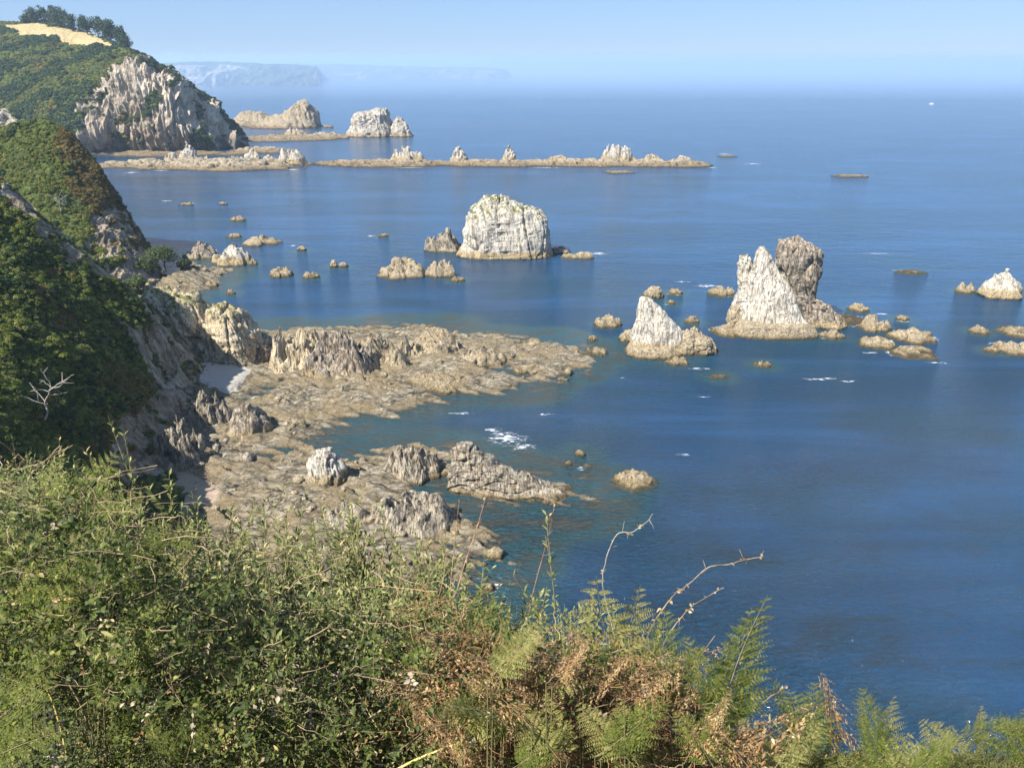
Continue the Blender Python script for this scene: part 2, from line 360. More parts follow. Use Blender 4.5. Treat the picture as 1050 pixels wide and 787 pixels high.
M['ferndead'] = leaf_mat('fern_dead', [(0.0, (0.11, 0.055, 0.022)), (0.4, (0.32, 0.175, 0.07)), (0.7, (0.50, 0.34, 0.16)), (1.0, (0.62, 0.52, 0.34))], 0.25, 0.7)
def plain(name, c1, c2, scale=30, rough=0.8):
    m = NT(name); P = m.pos(); n = m.noise(P, scale, 4, 0.6)
    return m.fin(m.mix(m.mr(n, 0.35, 0.65), c1, c2), rough, m.bump(n, 0.004, 0.5), 0.3)
M['stem'] = plain('green_stem', (0.16, 0.15, 0.06), (0.28, 0.24, 0.11))
M['cane'] = plain('dry_cane', (0.17, 0.115, 0.065), (0.42, 0.32, 0.19), 12)
M['yellowcane'] = plain('yellow_cane', (0.52, 0.42, 0.12), (0.66, 0.56, 0.22), 20)
M['redcane'] = plain('reddish_cane', (0.18, 0.10, 0.06), (0.36, 0.22, 0.14), 20)
M['bleached'] = plain('bleached_wood', (0.26, 0.235, 0.195), (0.44, 0.40, 0.34), 5)
M['bark'] = plain('bark', (0.06, 0.045, 0.03), (0.14, 0.11, 0.08), 3)
M['soil'] = plain('dark_soil', (0.035, 0.027, 0.016), (0.09, 0.07, 0.04), 6)
M['paint'] = plain('white_boat_paint', (0.75, 0.75, 0.74), (0.8, 0.8, 0.8), 3, 0.3)
M['glass'] = plain('dark_boat_glass', (0.02, 0.03, 0.04), (0.03, 0.04, 0.05), 3, 0.1)
# ------------------------------------------------------------------ rocks
_ico = {}
def ico(l):
    if l not in _ico:
        bm = bmesh.new(); bmesh.ops.create_icosphere(bm, subdivisions=l, radius=1)
        V = np.array([v.co[:] for v in bm.verts]); Fc = np.array([[v.index for v in f.verts] for f in bm.faces]); bm.free()
        _ico[l] = (V, Fc)
    return _ico[l]
def rockdisp(P, s, seed, tilt=(0.35, 0.1), blocky=1.0, strat=1.0, az=0.6):
    "displacement amounts (metres) for a rock of size s: beds, blocks, grain"
    tx, ty = tilt
    n = np.array([math.cos(az), math.sin(az), tx]); n /= np.linalg.norm(n)
    t = np.cross(n, [0, 0, 1.0]); t /= np.linalg.norm(t); b = np.cross(n, t)
    off = np.array([seed * 3.17, seed * 1.71, seed * 0.77])
    q = np.stack([P @ n, P @ t, P @ b], -1)
    w = q + 0.05 * s * np.stack([fbm(P / (0.6 * s) + off, 2), fbm(P / (0.6 * s) + off + 31, 2), fbm(P / (0.6 * s) + off + 57, 2)], -1)
    f1, f2, rid, fac = cells(w / (s * np.array([0.17, 0.30, 0.75])) + off)
    g1, g2, rid2, fac2 = cells(w / (s * np.array([0.06, 0.13, 0.24])) + off)
    r = ridged(w / (s * np.array([0.13, 0.5, 1.1])) + off, 3, 0.5)
    d = 0.13 * fbm(P / (0.55 * s) + off, 4) + blocky * (0.085 * (rid - 0.5) + 0.06 * fac) + blocky * (0.04 * (rid2 - 0.5) + 0.03 * fac2)
    crk = (1 - sstep(0.0, 0.10, f2 - f1)); crk2 = 1 - sstep(0.0, 0.12, g2 - g1)
    thin = sstep(0.80, 0.97, 1 - 2 * np.abs(perlin(w / (s * np.array([0.22, 0.6, 1.5])) + off + 5)))
    d = d + strat * (0.02 * r - 0.055 * thin) - blocky * (0.035 * crk + 0.012 * crk2) + 0.008 * fbm(P / (0.04 * s) + off, 3)
    return d * s
def normals(V, Fc):
    N = np.zeros_like(V)
    a = np.cross(V[Fc[:, 1]] - V[Fc[:, 0]], V[Fc[:, 2]] - V[Fc[:, 0]])
    for k in range(Fc.shape[1]): np.add.at(N, Fc[:, k], a)
    return N / (np.linalg.norm(N, axis=1)[:, None] + 1e-9)
def boulder_mesh(name, w, d, h, seed, lvl=4, sink=0.35, flat=0.0, peak=0.0, az=None, blocky=1.0, strat=1.0, ramp=0.0):
    V, Fc = ico(lvl); V = V.copy()
    V = np.sign(V) * np.abs(V) ** 0.85
    rs = np.random.RandomState(seed)
    z = V[:, 2]
    k = 1 - peak * np.clip(z, 0, 1)
    X = V[:, 0] * k * w / 2; Y = V[:, 1] * k * d / 2
    hh = h / (1 - sink * 0.5)
    Z = z * hh / (1.0 + sink)
    Z = Z + h * (1 - 1 / (1 + sink) * hh / h)
    Z = Z + ramp * h * (V[:, 0]) * np.clip(z, 0, 1) * 0.5
    P = np.stack([X, Y, Z], -1)
    s = (w * d * max(h, 0.4 * w)) ** (1 / 3)
    N = normals(P, Fc)
    a = rs.uniform(0, 3.14) if az is None else az
    dd = rockdisp(P, s, seed, (rs.uniform(-.5, .6), 0), blocky, strat, a)
    sc = np.clip(np.array([1, 1, min(1.0, h / (0.45 * w) + 0.25)]), 0, 1)
    P = P + N * dd[:, None] * sc
    P[:, 2] = np.where(P[:, 2] > h * 1.08, h * 1.08 + (P[:, 2] - h * 1.08) * .3, P[:, 2])
    return mesh_np(name, P, Fc)
def crag_mesh(name, w, d, h, seed, lvl=5, az=None, blocky=1.0, strat=1.0, peak=0.4, ramp=0.0):
    "a wave-worn crag: irregular outline, ribbed and stepped top falling steeply into the water"
    rs = np.random.RandomState(seed); off = rs.uniform(0, 50, 3); a = rs.uniform(-0.5, 0.5) if az is None else az
    nr, nth = {4: (16, 48), 5: (40, 110), 6: (80, 300)}[lvl]
    r = (np.linspace(0, 1, nr) ** 0.8)[:, None]; th = np.linspace(0, 2 * np.pi, nth, endpoint=False)[None, :]
    lob = 1 + 0.30 * fbm(np.stack([np.cos(th) * 1.1, np.sin(th) * 1.1, th * 0], -1) + off, 4)
    x = r * np.cos(th) * lob; y = r * np.sin(th) * lob
    fr = float(np.clip(w / (6.0 * h), 1, 5))
    u = (x * math.cos(a) + y * math.sin(a) * d / w) * fr; v = (-x * math.sin(a) + y * math.cos(a) * d / w) * fr
    p = np.stack([x, y * d / w, x * 0], -1) + off
    wv = v + 0.18 * fbm(p * 1.6, 3)
    R1 = ridged(np.stack([u * 1.1, wv * 3.2, u * 0], -1) + off, 4, 0.55) / 1.9
    _, _, rid, fac = cells(np.stack([u * 2.6, wv * 5.0, u * 0 + 0.5], -1) + off)
    lump = fbm(p * 1.7 * fr + 9, 3)
    env = (1 - r ** (2.2 + 2.5 * (1 - peak))) ** 0.8
    top = 0.58 + 0.42 * strat * (R1 - 0.5) + 0.42 * blocky * (rid - 0.5) + 0.16 * fac + 0.5 * lump + ramp * x - peak * 0.35 * r
    z = h * 1.12 * env * np.clip(top, 0.12, 1.15)
    z = z / max(1e-6, z.max()) * h * 1.0
    z = z - (0.25 + 0.12 * h) * r ** 6 * 2.5
    X = x * w / 2; Yy = y * d / 2
    q = np.stack([X, Yy, z], -1) / (0.25 * w)
    X = X + 0.03 * w * fbm(q + 3, 4); Yy = Yy + 0.03 * w * fbm(q + 8, 4)
    V = np.stack([X, Yy, z], -1); V[0] = V[0].mean(0)
    return mesh_np(name, V.reshape(-1, 3), gridfaces(nr, nth, True))
NROCK = [100]
def islet(px, by, wpx, hpx, label, mat='tan', cat='rock', name='sea_rock', depth=0.7, group=None, peak=0.45, base_z=0.0, form=None, lvl_=None, **k):
    "a rock whose waterline front is at pixel row by"
    NROCK[0] += 1
    p = at(px, by, base_z); dist = p[1] * CS + (H - base_z) * SN; mpp = dist / F
    w_ = wpx * mpp; d_ = w_ * depth
    Y = p[1] + d_ * 0.42
    hz = atY(px, by - hpx, Y)[2] - base_z
    hz = max(hz, 0.35 * mpp * 2)
    x = atY(px, by - hpx / 2, Y)[0]
    lvl = lvl_ or (4 if wpx < 16 else (5 if wpx < 60 else 6))
    if form is None: form = 'crag' if (hpx / wpx < 0.62 and wpx >= 12) else 'boulder'
    if form == 'crag': me = crag_mesh(name, w_ * 1.05, max(d_ * 1.15, hz * 1.1), hz, NROCK[0], lvl, peak=peak, **k)
    else: me = boulder_mesh(name, w_, d_, hz, NROCK[0], lvl, peak=peak, **k)
    o = link(name, me, M[mat], loc=(x, Y, base_z))
    o.rotation_euler = (0, 0, 0)
    return tag(o, label, cat, group)
def loft(name, prof, Y, depth, mat, seed, parent=None, nth=150, nh=110, disp=1.0, tilt=(0.2, 0), blocky=1.0, strat=1.0, az=0.3, zbot=-2.0, sq=2.6, s=None, lean=0.0, twist=0.0, cap=0.25, rot=0.0):
    "prof: [(py, pxl, pxr)] bottom to top, measured in the upright plane at distance Y"
    pts = []
    for py, a, b in prof:
        A = atY(a, py, Y); B = atY(b, py, Y); pts.append((A[2], A[0], B[0]))
    pts = np.array(pts); z0, z1 = pts[0, 0], pts[-1, 0]
    pts = np.vstack([[zbot, pts[0, 1] - 0.5, pts[0, 2] + 0.5], pts])
    z = np.linspace(zbot, z1, nh); xl = np.interp(z, pts[:, 0], pts[:, 1]); xr = np.interp(z, pts[:, 0], pts[:, 2])
    wmax = (pts[:, 2] - pts[:, 1]).max(); hw = (xr - xl) / 2; cx = (xr + xl) / 2
    dp = depth / 2 * (hw / (wmax / 2)) ** 0.75
    th = np.linspace(0, 2 * np.pi, nth, endpoint=False)
    c, s_ = np.cos(th), np.sin(th)
    ex = 2 / sq; cc = np.sign(c) * np.abs(c) ** ex; ss = np.sign(s_) * np.abs(s_) ** ex
    X = cx[:, None] + hw[:, None] * cc; Yy = lean * (z[:, None] - zbot) + dp[:, None] * ss + rot * (hw[:, None] * cc)
    Z = np.repeat(z[:, None], nth, 1)
    rings = [np.stack([X, Yy, Z], -1)]
    capn = 14
    last = rings[0][-1]; ctr = last.mean(0)
    capr = []
    for k in range(1, capn + 1):
        t = k / capn; r = last * (1 - t) + ctr * t; r = r.copy(); r[:, 2] = z1 + cap * (1 - (1 - t) ** 2); capr.append(r)
    V = np.concatenate([rings[0].reshape(-1, 3)] + capr)
    Fc = gridfaces(nh + capn, nth, True)
    N = normals(V, Fc)
    V = V + np.array([0, Y, 0])
    size = s or (wmax * depth * (z1 - 0)) ** (1 / 3)
    dd = rockdisp(V, size, seed, tilt, blocky, strat, az) * disp
    # taper displacement at silhouettes a little so the outline is kept
    V = V + N * (dd)[:, None]
    org = np.array([cx[0], Y, 0.0])
    me = mesh_np(name, V - org, Fc)
    o = link(name, me, M[mat])
    if parent is None: o.location = org
    else: o.parent = parent; o.location = Vector(org) - parent.location
    return o
def wl(px, py):  return at(px, py)[1]

# ---- the big white stack in the middle
Y0 = wl(530, 262) + 3
t = empty('sea_stack', (atY(525, 270, Y0)[0], Y0, 0))
tag(t, 'large blocky white sea stack with grassy patches on its rounded top, middle of the bay', 'sea stack')
loft('stack_body', [(268, 468, 572), (258, 471, 566), (240, 476, 560), (224, 480, 559), (217, 483, 554), (211, 487, 541), (206, 492, 527), (203, 499, 516)], Y0, 26, 'stack', 3, t, 220, 170, 0.42, tilt=(0.15, 0), az=0.15, sq=3.4, cap=1.2, strat=2.4)
loft('rock_ledge', [(273, 460, 592), (268, 464, 586), (263, 472, 576)], Y0 - 2, 34, 'tan', 5, t, 220, 40, 0.3, cap=0.6)
loft('rock_shoulder', [(268, 555, 592), (260, 562, 586), (254, 566, 578)], Y0 + 4, 14, 'grey', 6, t, 90, 50, 0.7)
o = islet(590, 266, 36, 8, 'low brown rock ledge trailing off the right foot of the large blocky white stack', 'tan', depth=0.5)
islet(454, 259, 44, 27, 'brown cone shaped rock just left of the large blocky white stack', 'grey', peak=0.75)
islet(412, 286, 52, 23, 'brown islet with a white crest, left of and in front of the large stack', 'tan', peak=0.6)
islet(452, 285, 32, 19, 'brown lumpy rock touching the right end of the white crested islet', 'tan', peak=0.6)
islet(468, 289, 17, 6, 'low flat rock at the right end of the islet pair before the large stack', 'tan')

# ---- the jagged triple stack
Y1 = wl(800, 338)
t = empty('sea_stack', (atY(800, 335, Y1)[0], Y1, 0))
tag(t, 'jagged sea stack of a white triangular fin, a thin pillar and a taller dark block', 'sea stack')
loft('rock_fin', [(340, 750, 836), (328, 756, 826), (318, 757, 820), (305, 762, 815), (290, 769, 808), (275, 776, 798), (262, 781, 790), (257, 783, 786)], Y1 - 2, 12, 'stack', 12, t, 160, 150, 0.28, az=0.5, strat=1.2, lean=0.12, cap=0.2, rot=-0.3)
loft('rock_pillar', [(336, 747, 772), (318, 751, 770), (300, 757, 771), (285, 757, 771), (270, 758, 771), (264, 759, 768)], Y1 + 5, 9, 'stack', 14, t, 90, 120, 0.6, az=0.2, strat=1.4, s=9)
loft('rock_block', [(338, 785, 862), (325, 790, 850), (310, 795, 836), (298, 798, 833), (285, 797, 836), (270, 796, 839), (258, 797, 838), (250, 800, 830)], Y1 + 9, 20, 'block', 15, t, 180, 160, 0.34, tilt=(0.5, 0), az=0.15, strat=2.6, blocky=1.5, lean=0.02, sq=3.6, cap=0.3)
loft('rock_tail', [(336, 820, 872), (326, 822, 862), (316, 824, 850), (305, 826, 840)], Y1 + 7, 16, 'block', 16, t, 120, 70, 0.8)
loft('rock_ledge', [(342, 752, 838), (336, 755, 834), (331, 758, 828)], Y1 - 5, 14, 'tan', 17, t, 180, 40, 0.35, s=10)
loft('rock_knob', [(326, 746, 764), (320, 748, 762), (315, 750, 760)], Y1 + 2, 7, 'tan', 18, t, 60, 30, 0.8)
# ---- the smaller fin in front, left
Y2 = wl(680, 362)
t = empty('sea_stack', (atY(680, 360, Y2)[0], Y2, 0))
tag(t, 'small sea stack with a square topped white fin and a rubble shoulder on its right', 'sea stack')
loft('rock_fin', [(360, 641, 708), (350, 648, 703), (340, 650, 697), (328, 653, 688), (318, 655, 680), (311, 657, 670), (308, 658, 666)], Y2 + 2, 11, 'stack', 22, t, 150, 130, 0.38, az=0.4, lean=0.1)
loft('rock_ledge', [(366, 641, 700), (361, 643, 697), (356, 647, 690)], Y2 - 1, 12, 'tan', 23, t, 150, 40, 0.45, s=9)
loft('rock_shoulder', [(365, 690, 736), (357, 694, 733), (348, 698, 728), (340, 702, 716)], Y2 + 2, 12, 'tan', 24, t, 120, 60, 0.85, s=11)
islet(646, 351, 22, 14, 'tan boulder leaning on the left foot of the small white fin', 'tan')
islet(694, 375, 30, 9, 'flat tan rock lying just in front of the small white fin', 'tan')

# ---- listed islets: (px, base py, w, h, label[, material])
ISL = [
 (191, 211, 16, 4, 'dark awash rock with a streak of foam, furthest left in the upper bay', 'tan'),
 (229, 210, 9, 3, 'tiny dark rock right of the foam streaked awash rock', 'tan'),
 (244, 227, 17, 6, 'small low rock alone in the upper left bay', 'tan'),
 (240, 244, 18, 5, 'small flat rock at the left tip of the long flat islet', 'tan'),
 (268, 252, 46, 11, 'long flat brown islet in the upper left bay', 'tan'),
 (309, 257, 10, 5, 'small boulder in the water right of the long flat islet', 'tan'),
 (287, 285, 27, 12, 'round brown islet in front of the long flat islet', 'tan'),
 (319, 286, 20, 9, 'low brown rock to the right of the round brown islet', 'tan'),
 (342, 274, 9, 7, 'left of two small twin rocks in the open bay', 'tan'),
 (352, 274, 10, 5, 'right of two small twin rocks in the open bay', 'tan'),
 (393, 243, 14, 4, 'small dark rock with foam on its left, alone in the bay', 'tan'),
 (206, 266, 38, 18, 'craggy brown rock cluster beside the pale ribbed boulder by the left shore', 'grey'),
 (238, 273, 42, 24, 'pale ribbed boulder at the end of the left shore rocks', 'stack'),
 (257, 272, 14, 8, 'small rock at the right foot of the pale ribbed boulder', 'tan'),
 (196, 305, 16, 9, 'small boulder in the water, nearest to the ochre cliff knob', 'tan'),
 (216, 295, 18, 8, 'flat rock in the shallows right of the shore trees', 'tan'),
 (236, 302, 13, 6, 'lone small rock in the bay behind the ochre cliff knob', 'tan'),
 (178, 296, 22, 9, 'brown boulder at the water edge below the shore trees', 'tan'),
 (204, 288, 14, 7, 'rounded boulder among the shallows below the craggy cluster', 'tan'),
 (223, 283, 14, 6, 'small flat rock below the pale ribbed boulder', 'tan'),
 (188, 282, 17, 8, 'boulder between the shore trees and the craggy cluster', 'tan'),
 (621, 336, 33, 14, 'round tan rock left of the small white fin', 'tan'),
 (608, 350, 12, 7, 'little rock below the round tan rock', 'tan'),
 (611, 365, 28, 10, 'low tan rock off the tip of the shore platform', 'tan'),
 (671, 306, 20, 13, 'brown rock with a steep left side behind the small white fin', 'tan'),
 (692, 302, 17, 7, 'low rock right of the brown steep sided rock', 'tan'),
 (688, 312, 9, 4, 'tiny rock between the steep sided rock and the small white fin', 'tan'),
 (709, 332, 17, 9, 'small rock right of the top of the small white fin', 'tan'),
 (740, 304, 28, 11, 'tan rock ringed by foam left of the thin pillar', 'tan'),
 (747, 345, 46, 11, 'low ledge reaching left from the jagged stack', 'tan'),
 (854, 348, 27, 12, 'small tan rock in front of the tail of the jagged stack', 'tan'),
 (783, 377, 20, 8, 'lone small rock in the dark reflection below the jagged stack', 'tan'),
 (737, 388, 20, 4, 'dark rock barely above water below the small white fin', 'tan'),
 (880, 320, 26, 9, 'low rock just right of the tail of the jagged stack', 'tan'),
 (925, 329, 16, 7, 'small round rock alone above the flat slab group', 'tan'),
 (898, 341, 38, 18, 'angular rock with a dark right side behind the flat slab group', 'tan'),
 (936, 352, 58, 15, 'broad flat slab at the back of the slab group right of the jagged stack', 'tan'),
 (898, 358, 44, 13, 'left slab of the slab group right of the jagged stack', 'tan'),
 (936, 368, 50, 11, 'long narrow slab at the front of the slab group', 'tan'),
 (860, 333, 60, 8, 'low rubble ledge joining the jagged stack tail to the slab group', 'tan'),
 (990, 301, 22, 12, 'small tan rock beside the pale cone near the right edge', 'tan'),
 (934, 281, 34, 4, 'awash rock with foam on its left, far right of the jagged stack', 'tan'),
 (1004, 343, 27, 10, 'tan rock left of the long rock at the right edge', 'tan'),
 (1042, 346, 52, 11, 'long tan rock cut by the right edge of the picture', 'tan'),
 (1040, 364, 44, 15, 'knobbly rock at the right edge below the long rock', 'tan'),
 (1018, 362, 18, 8, 'small knob at the left end of the knobbly rock', 'tan'),
 (650, 503, 52, 18, 'pale flat topped rock alone off the end of the long ridge', 'tan'),
 (595, 468, 11, 7, 'small pale rock behind the tip of the long ridge', 'tan'),
 (583, 477, 8, 5, 'tiny rock nearest the tip of the long ridge', 'tan'),
 (602, 480, 10, 4, 'tiny dark awash rock right of the long ridge tip', 'tan'),
 (535, 384, 22, 6, 'flat rock in the water beside the platform tip', 'tan'),
 (577, 392, 16, 6, 'dark rock furthest right below the platform tip', 'tan'),
 (501, 607, 14, 9, 'small dark boulder in the water seen through the dry stems', 'tan'),
 (635, 178, 36, 3, 'dark awash rock just in front of the offshore reef', 'tan'),
 (872, 182, 44, 3, 'dark line of awash rock with foam, right of the offshore reef', 'tan'),
 (745, 161, 22, 2, 'low rock awash at the far end beyond the reef', 'tan'),
 (545, 356, 30, 8, 'low rock of the shore platform tip, second row', 'tan'),
 (570, 378, 34, 8, 'rock slab at the shore platform tip nearest open water', 'tan'),
]
for r in ISL:
    px, by, w_, h_, lab, mt = r
    islet(px, by, w_, h_, lab, mt, depth=0.75 if h_ > 6 else 0.5, peak=random.uniform(.3, .6))
t = islet(1028, 307, 44, 30, 'pale cone on a broad tan base near the right edge', 'stack', peak=0.85, depth=0.8)

# ---- offshore reef line and its white crags
REEF = [(398, 171, 150, 7, 'long low bar of reef on the left, under two white crags'), (505, 171, 110, 7, 'reef bar between the two narrow white crags'),
        (595, 171, 150, 8, 'reef bar in the middle right with a brown crest'), (675, 171, 100, 8, 'right end bar of the offshore reef')]
for px, by, w_, h_, lab in REEF:
    islet(px, by, w_, h_, lab, 'tan_far', name='reef_bar', cat='reef', depth=0.3, peak=0.15, blocky=2.2, strat=2.0, lvl_=6)
for px, by, w_, h_, lab in [(415, 166, 38, 17, 'broad white crag with several points, leftmost of the offshore reef'), (470, 168, 20, 19, 'narrow white crag second from the left on the offshore reef'),
        (522, 167, 17, 19, 'sharp white pinnacle in the middle of the offshore reef'), (634, 166, 36, 19, 'domed white crag on the right of the offshore reef'),
        (668, 166, 20, 9, 'low pale crag between the domed crag and the reef end'), (697, 168, 34, 9, 'flat pale crag at the right end of the offshore reef'), (575, 167, 40, 9, 'brown hump between the sharp pinnacle and the domed crag')]:
    islet(px, by, w_, h_, lab, 'tan_far' if 'brown' in lab else 'stack_far', name='reef_crag', cat='crag', depth=0.6, peak=0.8, az=0.1)
# ---- spit below the headland
sp = islet(212, 174, 226, 11, 'low brown rocky spit below the headland cliff', 'tan_far', name='rock_spit', cat='rock spit', depth=0.3, peak=0.1, blocky=2.0, strat=2.0)
for px, by, w_, h_, lab in [(178, 167, 24, 12, 'white crag on the left of the spit'), (193, 167, 22, 22, 'tallest pointed white crag on the spit'), (210, 167, 14, 8, 'small white crag right of the tallest one on the spit'),
        (241, 168, 18, 10, 'small pale crag mid spit'), (259, 168, 20, 15, 'rounded white crag mid spit'), (276, 168, 16, 10, 'low white crag mid right on the spit'), (297, 169, 38, 18, 'broad white crag near the right tip of the spit'), (226, 168, 9, 6, 'tiny pale crag mid spit')]:
    islet(px, by, w_, h_, lab, 'stack_far', name='white_crag', cat='crag', depth=0.6, peak=0.75, az=0.1)
islet(175, 160, 170, 5, 'dark flat ledge between the headland foot and the spit', 'tan_far', name='rock_ledge', cat='rock ledge', depth=0.3, peak=0.1)
islet(290, 145, 110, 6, 'flat reef behind the spit, left part', 'tan_far', name='reef_bar', cat='reef', depth=0.6, peak=0.1)
islet(268, 157, 70, 7, 'rubble ledge at the tip of the headland', 'tan_far', name='rock_ledge', cat='rock ledge', depth=0.4, peak=0.2)
islet(330, 142, 60, 7, 'flat reef joining the promontory and the far white stack', 'tan_far', name='reef_bar', cat='reef', depth=0.4, peak=0.1)
# far white stack
Y3 = wl(390, 140) + 12
t = empty('sea_stack', (atY(390, 140, Y3)[0], Y3, 0)); tag(t, 'far white sea stack with a small pointed companion, behind the offshore reef', 'sea stack')
loft('stack_body', [(141, 355, 405), (132, 358, 402), (122, 361, 400), (117, 365, 399), (113, 385, 396)], Y3, 50, 'stack_far', 31, t, 140, 90, 0.55, cap=1)
loft('rock_peak', [(141, 396, 424), (132, 399, 420), (124, 404, 414), (120, 406, 409)], Y3 - 5, 30, 'stack_far', 32, t, 100, 60, 0.6)
loft('rock_ledge', [(143, 345, 432), (141, 350, 425)], Y3 - 8, 60, 'tan_far', 33, t, 100, 30, 0.2, s=12)
# promontory behind the headland
Y4 = wl(290, 131) + 20
t = empty('promontory', (atY(290, 130, Y4)[0], Y4, 0)); tag(t, 'low rocky promontory rising to a blunt grey peak behind the headland tip', 'promontory')
loft('rock_peak', [(131, 255, 329), (124, 275, 327), (118, 288, 325), (110, 300, 319), (105, 308, 313)], Y4, 90, 'prom', 41, t, 140, 80, 0.5, cap=1) if 'prom' in M else loft('rock_peak', [(131, 255, 329), (124, 275, 327), (118, 288, 325), (110, 300, 319), (105, 308, 313)], Y4, 90, 'tan_far', 41, t, 140, 80, 0.5, cap=1)
loft('rock_shoulder', [(130, 238, 292), (122, 242, 285), (116, 248, 270)], Y4 + 40, 80, 'tan_far', 42, t, 120, 60, 0.5)
islet(290, 131, 90, 5, 'thin ledge along the foot of the promontory', 'tan_far', name='rock_ledge', cat='rock ledge', depth=0.3, peak=0.1)
islet(303, 139, 26, 9, 'pale rounded rock before the promontory', 'stack_far', depth=0.6)
islet(330, 141, 24, 6, 'low pale rock between the promontory and the far white stack', 'stack_far', depth=0.5)
islet(336, 131, 12, 3, 'tiny dark rock off the tip of the promontory', 'tan_far', depth=0.5)
# ------------------------------------------------------------------ terrain
SHORE_PX = [(120, 262), (150, 258), (190, 272), (232, 278), (212, 296), (172, 304), (200, 333), (262, 345), (276, 339), (320, 338), (360, 337), (400, 335), (440, 333), (478, 341),
  (520, 348), (565, 352), (612, 362), (590, 375), (548, 386), (520, 374), (500, 378), (532, 394), (490, 401), (455, 402), (440, 412), (402, 420), (385, 414), (350, 430), (300, 461),
  (330, 473), (362, 475), (398, 463), (425, 456), (455, 460), (480, 470), (530, 492), (596, 508), (560, 514), (505, 509), (462, 497), (440, 489), (432, 503), (458, 522), (486, 545),
  (500, 575), (470, 610), (450, 660), (440, 780), (-60, 780), (-60, 470), (60, 420), (80, 320)]
SHORE = [tuple(at(a, b)[:2]) for a, b in SHORE_PX]
PEB = [tuple(at(a, b)[:2]) for a, b in [(185, 383), (235, 381), (262, 384), (250, 396), (236, 408), (215, 406), (198, 396)]]
GRAV = [tuple(at(a, b)[:2]) for a, b in [(120, 484), (160, 486), (205, 494), (232, 506), (225, 522), (190, 530), (110, 520)]]
def strata2(x, y):
    a = R(-26); u = x * math.cos(a) + y * math.sin(a); v = -x * math.sin(a) + y * math.cos(a)
    w_ = 2.5 * fbm(np.stack([x / 22, y / 22, x * 0 + 3], -1), 3)
    v2 = v + w_
    q = np.stack([u / 15, v2 / 3.4, x * 0 + 1.5], -1)
    return ridged(q, 4, 0.55), q
def shore_z(x, y):
    d = sdf(SHORE, x, y)
    p = np.stack([x, y, x * 0], -1)
    a_ = R(-24); uu = x * math.cos(a_) + y * math.sin(a_); vv_ = -x * math.sin(a_) + y * math.cos(a_)
    d2 = d + 2.6 * fbm(p / 13, 4) + 1.2 * fbm(p / 3.2 + 9, 3) + 5.5 * fbm(np.stack([uu / 24, vv_ / 4.5, x * 0 + 2], -1), 3) * (1 - 0.6 * sstep(6, 22, d))
    base = np.where(d2 > 0, 1.0 * (1 - np.exp(-np.clip(d2, 0, None) / 6)), np.clip(d2, -200, 0) * 0.16)
    r, q = strata2(x, y)
    big = fbm(p / 30 + 5, 3)
    _, _, rid, _ = cells(np.stack([q[..., 0] * 4, q[..., 1] * 1.1, q[..., 2]], -1))
    amp = sstep(-9, 4, d2)
    vv = q[..., 1] * 3.4; am = 0.55 + 0.9 * sstep(-0.3, 0.4, fbm(p / 14 + 21, 3))
    s1 = (vv / 4.6 + 0.25 * fbm(p / 9 + 2, 2)) % 1.0; s2 = (vv / 1.45 + 0.4 * fbm(p / 5 + 7, 2)) % 1.0
    s1 = np.where(s1 < 0.86, s1 / 0.86, (1 - s1) / 0.14); s2 = np.where(s2 < 0.8, s2 / 0.8, (1 - s2) / 0.2)
    z = base + amp * (1.6 * am * (s1 - 0.48) + 0.34 * (s2 - 0.5) + 0.45 * (r - 0.8) + 0.9 * (rid - 0.42) + 1.5 * big + 0.22 * fbm(p / 1.8, 3))
    fl = np.maximum(sstep(-1.5, 2.5, sdf(PEB, x, y) + 2.5 * fbm(p / 5 + 2, 3)), sstep(-3, 4, sdf(GRAV, x, y)))
    z = z * (1 - fl) + fl * (1.5 + 0.12 * fbm(p / 1.2, 3))
    # ground rises a little towards the cliffs on the left
    z = z + 3.0 * sstep(-72, -112, x + 0 * y) * sstep(0, 12, d)
    return z, d2
nx, ny = 560, 640
xs = np.linspace(-150, 62, nx); ys = 78 + (400 - 78) * (np.linspace(0, 1, ny) ** 1.25)
X, Y = np.meshgrid(xs, ys)
Z, D2 = shore_z(X, Y)
V = np.stack([X, Y, Z], -1).reshape(-1, 3); Fc = gridfaces(ny, nx)
keep = (Z.reshape(-1)[Fc].max(1) > -1.6)
Fc = Fc[keep]
used = np.unique(Fc); remap = -np.ones(len(V), int); remap[used] = np.arange(len(used))
me = mesh_np('rocky_shore', V[used], remap[Fc], False, {'pebble': sstep(-1, 1.5, sdf(PEB, X, Y) + 2.5 * fbm(np.stack([X, Y, X * 0], -1) / 5 + 2, 3)).ravel()[used], 'gravel': sstep(-3, 4, sdf(GRAV, X, Y)).ravel()[used]})
tag(link('rocky_shore', me, M['shore']), kind='structure')
def shz(x, y):
    return float(shore_z(np.array([x]), np.array([y]))[0][0])

